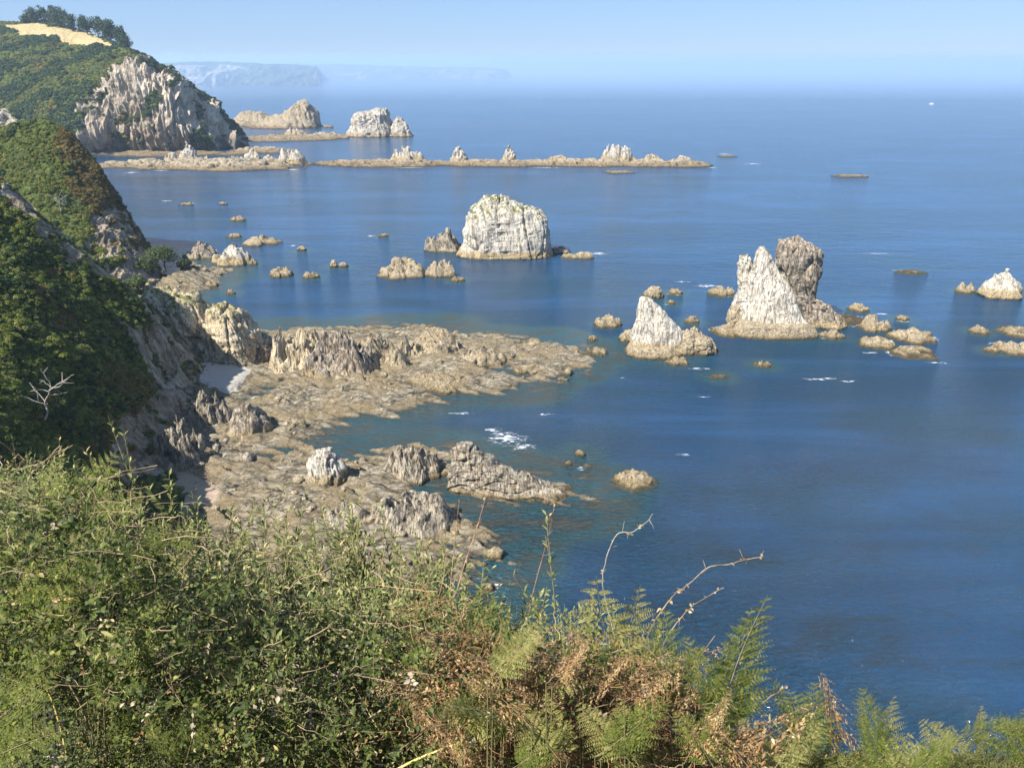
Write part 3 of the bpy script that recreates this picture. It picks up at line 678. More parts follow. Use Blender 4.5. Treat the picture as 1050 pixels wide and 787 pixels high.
# ------------------------------------------------------------------ sea
def axis(lo, a, b, hi, n, k):
    mid = np.linspace(a, b, n); r = b + (hi - b) * (np.linspace(0, 1, k + 1)[1:] ** 3.5)
    l = a - (a - lo) * (np.linspace(0, 1, k + 1)[1:] ** 3.5)
    return np.concatenate([l[::-1], mid, r])
xs = axis(-15500, -190, 260, 15500, 420, 40); ys = axis(-150, 75, 480, 29500, 400, 60)
X, Y = np.meshgrid(xs, ys)
sh = np.zeros(X.shape)
m_ = (np.abs(X) < 400) & (Y < 900)
dS = np.full(X.shape, -999.0); dS[m_] = sdf(SHORE, X[m_], Y[m_])
pn = np.stack([X, Y, X * 0], -1)
sh = sstep(-24, 0, dS + 7 * np.where(m_, fbm(pn / 28, 3), 0))
for o in list(COL.objects):
    if o.name.startswith(('sea_rock', 'sea_stack')):
        if o.location.y < 480:
            r_ = 8 if o.name.startswith('sea_rock') else 18
            dd = np.hypot(X - o.location.x, Y - o.location.y)
            sh = np.maximum(sh, 0.35 * (1 - sstep(r_ * 0.4, r_ * 1.3, dd)))
me = mesh_np('sea', np.stack([X, Y, X * 0], -1).reshape(-1, 3), gridfaces(len(ys), len(xs)), True, {'shallow': sh})
tag(link('sea', me, M['water']), kind='structure')
me = mesh_np('seabed', [[-15500, -150, -40], [15500, -150, -40], [15500, 29500, -40], [-15500, 29500, -40]], [[0, 1, 2, 3]])
tag(link('seabed', me, M['soil']), kind='structure')

# ------------------------------------------------------------------ slopes built over a net of control points
def catmull(C, n):
    "C: [k, ...] -> [n, ...] along the first axis"
    k = len(C); t = np.linspace(0, k - 1, n); i = np.clip(np.floor(t).astype(int), 0, k - 2); f = (t - i).reshape((-1,) + (1,) * (C.ndim - 1))
    p0 = C[np.clip(i - 1, 0, k - 1)]; p1 = C[i]; p2 = C[i + 1]; p3 = C[np.clip(i + 2, 0, k - 1)]
    return 0.5 * (2 * p1 + (p2 - p0) * f + (2 * p0 - 5 * p1 + 4 * p2 - p3) * f ** 2 + (3 * p1 - p0 - 3 * p2 + p3) * f ** 3)
def cp(c):
    if len(c) == 2: return at(c[0], c[1], -3.0)
    if len(c) == 4: return np.array(c[:3], float)      # explicit world point
    return atY(*c)
def net(rows, nv, nu):
    C = np.array([[cp(c) for c in r] for r in rows])
    A = catmull(C, nv); return catmull(A.transpose(1, 0, 2), nu).transpose(1, 0, 2)
def gnorm(P):
    n = np.cross(np.gradient(P, axis=1), np.gradient(P, axis=0)); n /= np.linalg.norm(n, axis=-1)[..., None] + 1e-9
    s = np.sign(n[..., 2].mean()); return n * (1 if s > 0 else -1)
def back(row, dy, dz, dpx=0):
    out = []
    for c in row:
        p = cp(c); px, _ = proj(p); px = float(px) - dpx; Yn = p[1] + dy; zn = p[2] + dz if dz > -500 else -5
        dist = Yn * CS + (H - zn) * SN
        out.append(((px - 525) / F * dist, Yn, zn, 1))
    return out
def soft(poly, P, wpx, jitter=6, sc=20):
    px, py = proj(P); n = fbm(P / sc, 4)
    return sstep(-wpx, wpx, sdf(poly, px, py) + jitter * n)

# ---- headland
sky_row = [(-120, 26, 1250), (0, 27, 1250), (40, 25, 1250), (80, 33, 1200), (112, 43, 1100), (141, 57, 1040), (178, 76, 990), (208, 97, 965), (235, 123, 950), (254, 147, 945)]
rows = [
 [(-120, 158), (0, 158), (45, 158), (88, 157), (120, 158), (155, 158), (190, 157), (222, 154), (247, 151), (255, 150)],
 [(-120, 150, 870), (0, 146, 880), (50, 140, 872), (92, 140, 862), (122, 138, 868), (156, 138, 866), (192, 140, 872), (223, 142, 905), (245, 146, 928), (254.5, 149.5, 940)],
 [(-120, 110, 930), (0, 112, 930), (45, 112, 900), (84, 110, 880), (112, 95, 880), (148, 90, 876), (182, 98, 882), (210, 115, 905), (238, 134, 930), (254, 148.5, 941)],
 [(-120, 90, 1000), (0, 94, 975), (42, 96, 930), (80, 96, 900), (112, 77, 895), (146, 70, 890), (178, 81, 895), (207, 101, 915), (237, 127, 935), (254, 147.8, 942)],
 [(-120, 55, 1110), (0, 60, 1080), (42, 62, 1060), (78, 62, 1030), (112, 60, 1000), (143, 62, 960), (179, 78, 940), (207.5, 98.5, 938), (236, 125, 943), (254, 147.4, 943)],
 sky_row, back(sky_row, 60, -12, 4), back(sky_row, 250, -1000, 12)]
P = net(rows, 420, 640); N = gnorm(P)
CL = [(80, 160), (80, 128), (76, 106), (92, 96), (108, 80), (128, 70), (152, 65), (172, 74), (190, 88), (206, 103), (222, 120), (238, 133), (262, 144), (260, 166)]
CL2 = [(-5, 118), (12, 112), (22, 128), (28, 140), (0, 150)]
rock = soft(CL, P, 4, 7, 25)
rock = np.maximum(rock, 0.9 * soft(CL2, P, 3, 5, 20))
gully = ridged(np.stack([P[..., 0] / 26, P[..., 1] / 60, P[..., 2] / 160], -1), 4, 0.55)
g2 = ridged(np.stack([P[..., 0] / 8 + P[..., 2] / 60, P[..., 1] / 25, P[..., 2] / 60], -1) + 7, 3, 0.55)
_, _, rid, fac = cells(np.stack([P[..., 0] / 12, P[..., 1] / 20, P[..., 2] / 26], -1))
veg_in = fbm(P / np.array([18, 18, 30]), 4)
ptc = sstep(0.2, 0.5, veg_in) * rock * 0.7
rockm = np.clip(rock - ptc, 0, 1)
edge = np.ones(P.shape[:2]); e_ = np.linspace(0, 1, P.shape[1]); edge *= (1 - sstep(0.90, 1.0, e_))[None, :]
amp = (9 * (gully - 0.8) + 3.5 * (g2 - .8) + 6 * (rid - 0.5)) * rock + (1 - rock) * (5 * fbm(P / 60, 4) + 1.2 * fbm(P / 9, 3)) + 1.0 * fbm(P / 5, 3)
toplim = 1 - 0.75 * sstep(0.62, 0.74, np.linspace(0, 1, P.shape[0]))[:, None]
P2 = P + N * (amp * edge * toplim)[..., None]
fieldm = soft([(6, 27), (40, 24), (62, 29), (99, 34), (114, 49), (88, 45), (60, 41), (30, 34), (8, 32)], P, 1.6, 3.0, 22)
v_ = P2.reshape(-1, 3)
HD = dict(P=P2, N=N, rock=rockm, field=fieldm)
me = mesh_np('headland', v_, gridfaces(*P.shape[:2]), True, {'rock': rockm, 'field': fieldm, 'brown': sstep(-.1, .4, fbm(P / 40 + 3, 3)) * 0.6})
tag(link('headland', me, M['headland']), kind='structure')

# ---- second ridge above the cove
sky2 = [(-130, 118, 372), (-40, 132, 372), (0, 131, 372), (28, 126, 372), (50, 126, 372), (72, 138, 371), (92, 160, 370), (112, 188, 369), (130, 218, 368), (148, 246, 367), (160, 268, 366)]
rows = [
 [(-130, 330, 258), (-40, 330, 262), (0, 335, 264), (28, 340, 262), (50, 345, 260), (72, 345, 260), (96, 345, 262), (118, 345, 266), (145, 335, 276), (168, 322, 292), (182, 305, 312)],
 [(-130, 260, 300), (-40, 262, 300), (0, 262, 300), (28, 264, 300), (50, 268, 300), (72, 275, 298), (94, 285, 297), (114, 293, 298), (136, 298, 303), (156, 298, 312), (174, 292, 328)],
 [(-130, 200, 332), (-40, 205, 332), (0, 205, 332), (28, 206, 332), (50, 210, 331), (72, 218, 331), (92, 228, 331), (112, 240, 332), (132, 254, 335), (150, 270, 340), (166, 280, 348)],
 [(-130, 155, 355), (-40, 165, 355), (0, 162, 355), (28, 158, 355), (50, 160, 355), (72, 172, 354), (92, 190, 354), (112, 212, 354), (131, 236, 355), (149, 258, 357), (163, 274, 360)],
 sky2, back(sky2, 18, -12, 6), back(sky2, 90, -1000, 14)]
P = net(rows, 320, 400); N = gnorm(P)
RK = [(88, 262), (92, 225), (108, 206), (122, 212), (136, 226), (150, 250), (172, 290), (180, 320), (150, 322), (128, 300), (112, 280)]
rock = soft(RK, P, 5, 10, 9)
gully = ridged(np.stack([P[..., 0] / 9, P[..., 1] / 20, P[..., 2] / 50], -1), 4, 0.55)
_, _, rid, fac = cells(np.stack([P[..., 0] / 4, P[..., 1] / 7, P[..., 2] / 8], -1))
brown = soft([(70, 122), (60, 150), (70, 190), (90, 215), (100, 235), (140, 262), (170, 290), (170, 240), (120, 180)], P, 8, 14, 14)
vary = fbm(P / 6, 4)
edge = (1 - sstep(0.93, 1.0, np.linspace(0, 1, P.shape[1])))[None, :]
toplim = 1 - 0.7 * sstep(0.6, 0.68, np.linspace(0, 1, P.shape[0]))[:, None]
amp = rock * (2.2 * (gully - .8) + 1.6 * (rid - .5)) + (1 - rock) * (1.6 * fbm(P / 16, 4) + 0.5 * fbm(P / 3.5, 3))
P2 = P + N * (amp * edge * toplim)[..., None]
R2 = dict(P=P2, N=N, rock=np.clip(rock - 0.7 * sstep(0.1, .4, vary), 0, 1), brown=brown)
me = mesh_np('ridge', P2.reshape(-1, 3), gridfaces(*P.shape[:2]), True, {'rock': R2['rock'], 'field': rock * 0, 'brown': brown})
tag(link('ridge_ground', me, M['hill']), kind='structure')

# ---- near hillside
sky3 = [(-150, 100, 215), (-60, 148, 210), (0, 187, 206), (30, 212, 206), (62, 240, 206), (90, 262, 207), (120, 288, 209), (146, 308, 212), (166, 330, 216), (190, 356, 220), (212, 380, 224), (236, 402, 214)]
rows = [
 [(-150, 640, 60), (-60, 640, 66), (0, 640, 72), (40, 640, 78), (80, 630, 84), (110, 610, 96), (135, 585, 108), (155, 560, 122), (178, 535, 136), (205, 510, 150), (228, 480, 165), (250, 450, 180)],
 [(-150, 520, 92), (-60, 520, 98), (0, 520, 104), (36, 515, 112), (72, 510, 120), (100, 505, 128), (122, 498, 138), (142, 490, 148), (165, 480, 158), (190, 468, 168), (212, 452, 178), (238, 435, 190)],
 [(-150, 420, 112), (-60, 420, 116), (0, 420, 124), (34, 420, 134), (66, 420, 143), (94, 425, 150), (118, 430, 158), (138, 435, 166), (158, 438, 174), (182, 436, 182), (204, 430, 190), (232, 424, 198)],
 [(-150, 310, 145), (-60, 315, 150), (0, 320, 158), (32, 325, 164), (64, 335, 170), (93, 348, 176), (119, 362, 181), (140, 376, 185), (158, 392, 189), (180, 404, 194), (202, 412, 200), (232, 415, 204)],
 [(-150, 200, 182), (-60, 215, 184), (0, 240, 187), (30, 258, 188), (62, 280, 190), (91, 300, 192), (120, 320, 195), (144, 338, 198), (162, 356, 202), (184, 376, 207), (206, 394, 213), (234, 408, 210)],
 sky3, back(sky3, 8, -6, 3), back(sky3, 60, -1000, 10)]
P = net(rows, 420, 460); N = gnorm(P)
RK = [(-5, 176), (12, 184), (40, 206), (70, 232), (100, 258), (130, 282), (158, 310), (190, 345), (225, 378), (262, 400), (262, 470), (215, 490), (165, 482), (138, 470), (150, 440), (158, 405),
      (150, 378), (132, 345), (112, 318), (96, 296), (74, 274), (50, 250), (25, 226), (-5, 196)]
rock = soft(RK, P, 5, 12, 7)
rock = np.maximum(rock, 0.8 * soft([(120, 430), (160, 400), (200, 480), (130, 500), (105, 470)], P, 5, 10, 7))
gully = ridged(np.stack([P[..., 0] / 6 + P[..., 2] / 30, P[..., 1] / 14, P[..., 2] / 30], -1), 4, 0.55)
_, _, rid, fac = cells(np.stack([P[..., 0] / 3, P[..., 1] / 3.5, P[..., 2] / 5], -1))
vary = fbm(P / 7, 4)
hole = soft([(85, 268), (125, 292), (150, 330), (128, 330), (100, 300), (70, 270)], P, 4, 8, 6)
rock = np.clip(rock - 0.9 * hole, 0, 1)
brown = np.maximum(soft([(40, 560), (60, 500), (95, 440), (120, 380), (150, 380), (170, 440), (150, 500)], P, 14, 30, 12) * 0.9, sstep(0.25, .5, fbm(P / 11 + 4, 4)) * 0.6)
toplim = 1 - 0.7 * sstep(0.64, 0.71, np.linspace(0, 1, P.shape[0]))[:, None]
amp = rock * (1.3 * (gully - .8) + 1.3 * (rid - .5)) + (1 - rock) * (2.0 * fbm(P / 14, 4) + 0.5 * fbm(P / 2.6, 3))
P2 = P + N * (amp * toplim)[..., None]
R3 = dict(P=P2, N=N, rock=np.clip(rock - 0.55 * sstep(0.15, .4, vary), 0, 1), brown=brown)
me = mesh_np('hillside', P2.reshape(-1, 3), gridfaces(*P.shape[:2]), True, {'rock': R3['rock'], 'field': rock * 0, 'brown': brown})
tag(link('hillside', me, M['hill']), kind='structure')

# ---- slope under and below the viewpoint
def gz(x, y):
    t = sstep(-1.6, 1.6, x); s1 = 0.72 * (1 - t) + 1.0 * t; s2 = 1.0 * (1 - t) + 1.22 * t
    y = np.asarray(y, float)
    z = 88.35 - s1 * np.clip(y, -3, 3.2) - s2 * np.clip(y - 3.2, 0, 400)
    return z + 0.05 * x * 0
xs = np.concatenate([np.linspace(-95, -8, 60), np.linspace(-7.8, 7.8, 110), np.linspace(8.5, 60, 40)])
ys = np.concatenate([np.linspace(-3, 9, 110), np.linspace(9.5, 88, 90)])
X, Y = np.meshgrid(xs, ys); Zg = gz(X, Y) + 0.10 * fbm(np.stack([X, Y, X * 0], -1) / 0.9, 3) + sstep(9, 30, Y) * 1.2 * fbm(np.stack([X, Y, X * 0], -1) / 9, 3)
Zg = np.maximum(Zg, -3)
# the hillside to the left of the gully is higher: keep this sheet from poking through it
me = mesh_np('cliff_top', np.stack([X, Y, Zg], -1).reshape(-1, 3), gridfaces(*X.shape), True)
tag(link('cliff_top_ground', me, M['soil']), kind='structure')

# ---- distant coast, two faint headlands
def faraway(name, y_base, pts, Yd, seed):
    pxs = np.array([p[0] for p in pts], float); tops = np.array([p[1] for p in pts], float)
    n = 260; px = np.linspace(pxs[0], pxs[-1], n); ty = np.interp(px, pxs, tops)
    rows_ = []
    for k, f in enumerate(np.linspace(0, 1, 26)):
        r_ = []
        for a, b in zip(px, ty):
            p = atY(a, y_base * (1 - f) + b * f, Yd + 120 * f ** 1.5); r_.append(p)
        rows_.append(r_)
    for dy in (300, 900): rows_.append([np.array([p[0] * (1 + dy / Yd), p[1] + dy, p[2] * (1 if dy < 500 else 0.9)]) for p in rows_[25]])
    rows_.append([np.array([p[0], p[1] + 300, -5]) for p in rows_[-1]])
    P = np.array(rows_); P[0, :, 2] = -3
    g = ridged(np.stack([P[..., 0] / 160, P[..., 1] / 300, P[..., 2] / 300], -1) + seed, 5, 0.6)
    P[..., 1] -= 70 * (g - .8) * (np.arange(len(rows_)) < 26)[:, None]
    P[..., 2] += 5 * fbm(np.stack([P[..., 0] / 90, P[..., 1] / 90, P[..., 2] * 0], -1), 3) * (np.arange(len(rows_)) > 20)[:, None]
    rk = sstep(0.2, 0.9, g - 0.3) * (np.arange(len(rows_)) < 22)[:, None] * (0.4 + sstep(-.1, .3, fbm(P / 400, 2)))
    me = mesh_np(name, P.reshape(-1, 3), gridfaces(*P.shape[:2]), True, {'rock': rk, 'field': rk * 0, 'brown': rk * 0})
    tag(link(name, me, M['far']), kind='structure')
faraway('distant_cliffs', 87.5, [(120, 66), (185, 64), (215, 63), (260, 65), (300, 66), (326, 68), (330, 84)], 3700, 1)
faraway('distant_headland', 83, [(270, 66), (320, 66), (380, 67), (440, 69), (500, 70), (520, 72), (526, 80)], 5200, 5)

# ------------------------------------------------------------------ crags of the shore
def outcrop(px, by, wpx, hpx, label, mat, base_z=0.8, **k):
    return islet(px, by, wpx, hpx, label, mat, cat=k.pop('cat', 'rock'), name=k.pop('name', 'shore_rock'), base_z=base_z, **k)
Y5 = wl(225, 384) + 12
t = empty('cliff_knob', (atY(225, 384, Y5)[0], Y5, 0)); tag(t, 'big ochre cliff knob with a smooth vertical face standing over the pebble cove', 'cliff')
loft('rock_wall', [(388, 150, 240), (370, 146, 236), (350, 143, 232), (332, 142, 224), (316, 144, 212), (306, 148, 200), (300, 150, 176)], Y5 + 6, 26, 'ochre', 51, t, 200, 130, 0.55, tilt=(0.5, 0), az=0.2, strat=1.6, cap=1)
loft('rock_prow', [(388, 200, 268), (372, 204, 268), (355, 206, 266), (340, 207, 262), (330, 209, 254), (321, 213, 244), (315, 218, 236)], Y5, 22, 'ochre', 52, t, 200, 130, 0.6, tilt=(0.35, 0), az=0.1, strat=1.5, cap=.8)
loft('rock_shoulder', [(384, 250, 284), (368, 250, 280), (352, 250, 276), (346, 254, 270)], Y5 + 2, 14, 'grey', 53, t, 110, 60, 0.8)
outcrop(301, 380, 64, 45, 'tilted pale slabs at the right of the pebble cove', 'ochre', peak=0.6, depth=0.8, az=0.9, strat=1.0, blocky=0.8, ramp=-0.3, form='crag', lvl_=6)
outcrop(349, 388, 74, 50, 'dark holed lumpy outcrop right of the tilted slabs', 'block', peak=0.5, depth=0.9, blocky=.7, strat=.6, az=0.7, form='crag', lvl_=6)
outcrop(392, 378, 70, 36, 'grey brown outcrop with a dark slot, fourth from the cliff knob', 'tan', peak=0.5, depth=0.8, form='crag', az=0.6, lvl_=6)
outcrop(440, 368, 84, 32, 'broad humped outcrop at the far edge of the shore platform', 'tan', peak=0.5, depth=0.6, strat=1.8)
outcrop(493, 374, 50, 18, 'low ribbed outcrop on the platform, right of the broad hump', 'tan', peak=0.4, depth=0.6, strat=1.8)
outcrop(255, 450, 42, 36, 'dark sided boulder with a pale top at the foot of the slope', 'block', peak=0.4, depth=0.9, strat=0.3, blocky=0.8)
outcrop(214, 440, 50, 40, 'jagged dark rock at the foot of the slope beside the pebble cove', 'grey', peak=0.5, depth=0.9, form='crag', az=0.9, lvl_=6)
outcrop(182, 480, 54, 52, 'dark streaked crag in the shade below the hillside', 'grey', peak=0.5, depth=0.9, form='crag', az=1.0, strat=.6, blocky=.6, lvl_=6)
outcrop(333, 498, 37, 37, 'white boulder with a black cleft standing alone on the brown platform', 'stack', peak=0.3, depth=0.85, blocky=1.2, wet=False) if False else outcrop(333, 498, 37, 37, 'white boulder with a black cleft standing alone on the brown platform', 'stack', peak=0.3, depth=0.85, blocky=1.2, base_z=1.6)
outcrop(424, 492, 66, 42, 'rounded grey rock left of the long ridge, by the green pool', 'grey', peak=0.4, depth=0.9, form='crag', az=0.8, blocky=.7, lvl_=6)
outcrop(424, 548, 84, 42, 'broad grey rock in front of the green pool', 'grey', peak=0.3, depth=0.9, form='crag', az=0.8, blocky=.6, strat=.8, lvl_=6)
outcrop(355, 540, 54, 22, 'low grey rock on the near platform behind the shrubs', 'grey', peak=0.4, depth=0.7)
outcrop(300, 440, 30, 12, 'low ribbed rock beside the tidal pool', 'tan', peak=0.4)
outcrop(380, 405, 70, 12, 'flat ribbed slab at the head of the tidal pool', 'tan', peak=0.3, strat=2)
outcrop(452, 398, 74, 12, 'long ribbed slab reaching right along the inlet', 'tan', peak=0.3, strat=2)
Y6 = wl(530, 513) + 5
t = empty('rock_ridge', (atY(530, 510, Y6)[0], Y6, 0)); tag(t, 'long striped grey ridge of rock sloping down into the sea, nearest to the foreground', 'rock ridge')
loft('rock_crest', [(513, 462, 562), (500, 459, 548), (488, 460, 526), (474, 463, 506), (464, 466, 492), (457, 471, 482)], Y6 + 2, 13, 'grey', 61, t, 200, 80, 0.6, tilt=(0.8, 0), az=1.2, strat=2.2, s=11)
loft('rock_tail', [(517, 490, 606), (509, 490, 600), (502, 490, 580), (494, 492, 556), (486, 494, 532), (479, 495, 514)], Y6 - 1, 10, 'grey', 62, t, 200, 60, 0.6, tilt=(0.8, 0), az=1.2, strat=2.2, s=9)

# boulders strewn over the shore, one kind copied
bm_ = [boulder_mesh('boulder', 1.6, 1.3, 0.9, 900 + k, 3) for k in range(8)]
for me in bm_: me.materials.append(M['tan'])
bp_ = [boulder_mesh('boulder', 1.6, 1.3, 0.9, 950 + k, 3) for k in range(5)]
for me in bp_: me.materials.append(M['grey'])
rs = np.random.RandomState(5)
n_ = 0
while n_ < 250:
    px, py = rs.uniform(150, 600), rs.uniform(262, 620)
    p = at(px, py, 1.0); d = float(sdf(SHORE, p[0:1], p[1:2])[0])
    if d < -5 or (d > 8 and rs.rand() < 0.35): continue
    z = shz(p[0], p[1])
    if z < -0.3: continue
    s_ = rs.choice([0.5, 0.7, 1.0, 1.5, 2.2], p=[.3, .3, .2, .14, .06])
    o = link('boulder', (bm_ if rs.rand() < .7 else bp_)[rs.randint(5)], loc=(p[0], p[1], z - 0.1))
    o.rotation_euler = (rs.uniform(-.2, .2), rs.uniform(-.2, .2), rs.uniform(0, 6.3)); o.scale = (s_, s_ * rs.uniform(.7, 1.2), s_ * rs.uniform(.6, 1.1))
    tag(o, 'loose boulder, one of the many strewn over the brown shore platform', 'boulder', 'boulders strewn over the shore platform'); n_ += 1

# ------------------------------------------------------------------ foam on the water
def foam_mat():
    m = NT('sea_foam'); P = m.pos(); e = m.attr('edge')
    n = m.noise(m.mapv(P, (0.45, 1.5, 1)), 0.9, 6, 0.72, 1.0)
    a = m.math('MULTIPLY', m.mr(m.math('ADD', n, m.math('MULTIPLY', m.math('SUBTRACT', e, 0.5), 0.20)), 0.52, 0.68, 0.0, 0.9), m.mr(e, 0.0, 0.5))
    m.fin((0.80, 0.83, 0.85), 0.8); m.l(a, m.b.inputs['Alpha']); return m.m
M['foam'] = foam_mat()
FO = [(612, 260, 40, 5), (600, 262, 30, 4), (725, 293, 42, 6), (700, 289, 26, 3), (520, 449, 66, 22), (535, 458, 50, 14), (505, 441, 40, 8), (560, 352, 52, 4), (905, 322, 20, 4), (870, 328, 26, 5), (926, 278, 30, 4),
      (835, 389, 60, 4), (870, 391, 40, 3), (700, 466, 30, 4), (850, 388, 26, 4), (743, 158, 24, 2), (772, 168, 30, 2.5), (880, 180, 46, 3), (192, 209, 26, 3), (170, 206, 20, 2), (660, 352, 20, 3), (716, 378, 40, 3),
      (1020, 352, 24, 4), (575, 392, 20, 4), (380, 242, 16, 3), (135, 177, 24, 3), (165, 175, 30, 2), (210, 175, 30, 1.6), (300, 174, 30, 1.6), (720, 407, 26, 3), (890, 362, 30, 3), (960, 372, 40, 3), (300, 252, 12, 2.5),
      (640, 388, 16, 3), (600, 372, 40, 3), (470, 424, 50, 4), (560, 425, 40, 4), (730, 172, 20, 2), (955, 107, 16, 1), (420, 172, 60, 1.5), (560, 172, 60, 1.5), (900, 260, 60, 2)]
mb = []
for k, (px, py, w_, h_) in enumerate(FO):
    c = at(px, py); mp = (c[1] * CS + H * SN) / F; a_ = w_ / 2 * mp; y0 = at(px, py - h_ / 2)[1]; y1 = at(px, py + h_ / 2)[1]; b_ = abs(y0 - y1) / 2
    r = np.linspace(0, 1, 7)[:, None]; th = np.linspace(0, 2 * np.pi, 28, endpoint=False)[None, :]
    x = r * np.cos(th) * a_; y = r * np.sin(th) * b_ + x * 0
    Vv = np.stack([x, y, x * 0], -1).reshape(-1, 3)
    me = mesh_np('sea_foam', Vv, gridfaces(7, 28, True)[28:] if False else gridfaces(7, 28, True), False, {'edge': np.repeat(1 - r.ravel(), 28)})
    o = link('sea_foam', me, M['foam'], loc=(c[0], c[1], 0.03 + 0.002 * k)); tag(o, kind='stuff')

# broken white wash round the feet of the more exposed rocks
rw = np.random.RandomState(9)
for o in [q_ for q_ in COL.objects if q_.name.startswith('sea_rock') and q_.type == 'MESH' and q_.location.x > -10]:
    if rw.rand() < 0.5: continue
    vs = np.array([v.co[:] for v in o.data.vertices]); lo_ = vs[np.abs(vs[:, 2]) < max(.5, .12 * vs[:, 2].max())]
    if len(lo_) < 8: continue
    th = np.linspace(0, 2 * np.pi, 40, endpoint=False); an = np.arctan2(lo_[:, 1], lo_[:, 0]); rr = np.hypot(lo_[:, 0], lo_[:, 1])
    base = np.array([rr[np.abs((an - a_ + np.pi) % (2 * np.pi) - np.pi) < .35].max() if (np.abs((an - a_ + np.pi) % (2 * np.pi) - np.pi) < .35).any() else rr.mean() for a_ in th])
    base = (base + np.roll(base, 1) + np.roll(base, -1)) / 3; wd = 0.1 + 0.5 * rw.rand() + 2.2 * np.clip(np.cos(th - rw.uniform(0, 6.28)), 0, 1) ** 2
    rings = [np.stack([(base * .8 + f_ * (wd + .2 * base)) * np.cos(th), (base * .8 + f_ * (wd + .2 * base)) * np.sin(th), th * 0], -1) for f_ in (0, .35, .7, 1.0)]
    me = mesh_np('sea_foam', np.concatenate(rings), gridfaces(4, 40, True), False, {'edge': (np.array([.55, .75, .35, 0])[:, None] * np.clip(0.55 + 0.6 * np.cos(th - rw.uniform(0, 6.28))[None, :] + 0.3 * np.cos(3 * th + rw.uniform(0, 6))[None, :], 0, 1)).ravel()})
    w_ = link('sea_foam', me, M['foam'], loc=(o.location.x, o.location.y, 0.02)); tag(w_, kind='stuff')

# ------------------------------------------------------------------ little boat on the horizon
c = at(955, 107)
t = empty('motor_boat', tuple(c), 0.1); tag(t, 'tiny white motor boat far out on the sea near the right edge', 'boat')
Lb = 11.0
st = np.linspace(-0.5, 0.5, 14); prof_ = []
for s_ in st:
    wv = 1.7 * (1 - max(0, (s_ - 0.05) / 0.45) ** 2) + 0.05; zt = 1.3 + 0.6 * max(0, s_ + 0.1) ** 1.2 * 2
    prof_.append([[s_ * Lb, -wv, zt], [s_ * Lb, -wv * .75, -.1], [s_ * Lb, 0, -.5], [s_ * Lb, wv * .75, -.1], [s_ * Lb, wv, zt]])
Vb = np.array(prof_).reshape(-1, 3); Fb = gridfaces(14, 5, True)
link('hull', mesh_np('hull', Vb, Fb), M['paint'], t)
def bxm(name, c_, d_, mat, par, taper=0.8):
    bm = bmesh.new(); bmesh.ops.create_cube(bm, size=1)
    for v in bm.verts:
        k_ = taper if v.co.z > 0 else 1
        v.co = Vector((c_[0] + v.co.x * d_[0] * k_, c_[1] + v.co.y * d_[1] * k_, c_[2] + v.co.z * d_[2]))
    bmesh.ops.bevel(bm, geom=bm.edges[:], offset=min(d_) * .08, segments=2)
    me = bpy.data.meshes.new(name); bm.to_mesh(me); bm.free(); return link(name, me, mat, par)
cb = bxm('cabin', (-0.3, 0, 2.2), (4.2, 2.2, 1.9), M['paint'], t)
bxm('window', (-0.3, 0, 2.45), (4.0, 2.25, 0.6), M['glass'], cb, 0.93)
# ------------------------------------------------------------------ leaves
def template(ws, fold=0.18, droop=0.0):
    "leaf along +X, unit length, half widths ws at even stations; triangles"
    n = len(ws); V = []; T = []
    V.append((0, 0, 0)); st = [(k + 1) / (n + 1) for k in range(n)]
    for s_, w_ in zip(st, ws):
        zc = -droop * s_ ** 2
        V += [(s_, w_, zc + fold * w_), (s_, 0, zc), (s_, -w_, zc + fold * w_)]
    V.append((1, 0, -droop)); e = len(V) - 1
    T += [(0, 2, 1), (0, 3, 2)]
    for k in range(n - 1):
        a = 1 + 3 * k; b = a + 3
        T += [(a, a + 1, b + 1), (a, b + 1, b), (a + 1, a + 2, b + 2), (a + 1, b + 2, b + 1)]
    a = 1 + 3 * (n - 1); T += [(a, a + 1, e), (a + 1, a + 2, e)]
    return np.array(V, float), np.array(T)
T_LANCE = template([0.11, 0.15, 0.10], 0.5, 0.12)
T_OVAL = template([0.22, 0.31, 0.17], 0.35, 0.2)
T_MINI = (np.array([(0, 0, 0), (0.4, 0.17, 0.02), (1, 0, -0.06), (0.4, -0.17, 0.02)], float), np.array([(0, 3, 2), (0, 2, 1)]))
T_QUAD = (np.array([(0, 0, 0), (0.5, 0.32, 0.08), (1, 0, 0), (0.5, -0.32, 0.08)], float), np.array([(0, 3, 2), (0, 2, 1)]))
def unit(v): return v / (np.linalg.norm(v, axis=-1, keepdims=True) + 1e-9)
def leaves(mb, pos, dr, nr, L, var, tpl):
    pos = np.asarray(pos, float); n = len(pos)
    if n == 0: return
    X_ = unit(np.asarray(dr, float)); N_ = np.asarray(nr, float); Y_ = unit(np.cross(N_, X_)); Z_ = np.cross(X_, Y_)
    V, T = tpl; L = np.broadcast_to(L, (n,)); k = len(V)
    W = pos[:, None, :] + L[:, None, None] * (V[None, :, 0:1] * X_[:, None] + V[None, :, 1:2] * Y_[:, None] + V[None, :, 2:3] * Z_[:, None])
    Fc = (T[None] + (np.arange(n) * k)[:, None, None]).reshape(-1, 3)
    mb.add(W.reshape(-1, 3), Fc, np.repeat(np.broadcast_to(var, (n,)), k))
def rdir(rs, n):
    v = rs.normal(size=(n, 3)); return unit(v)
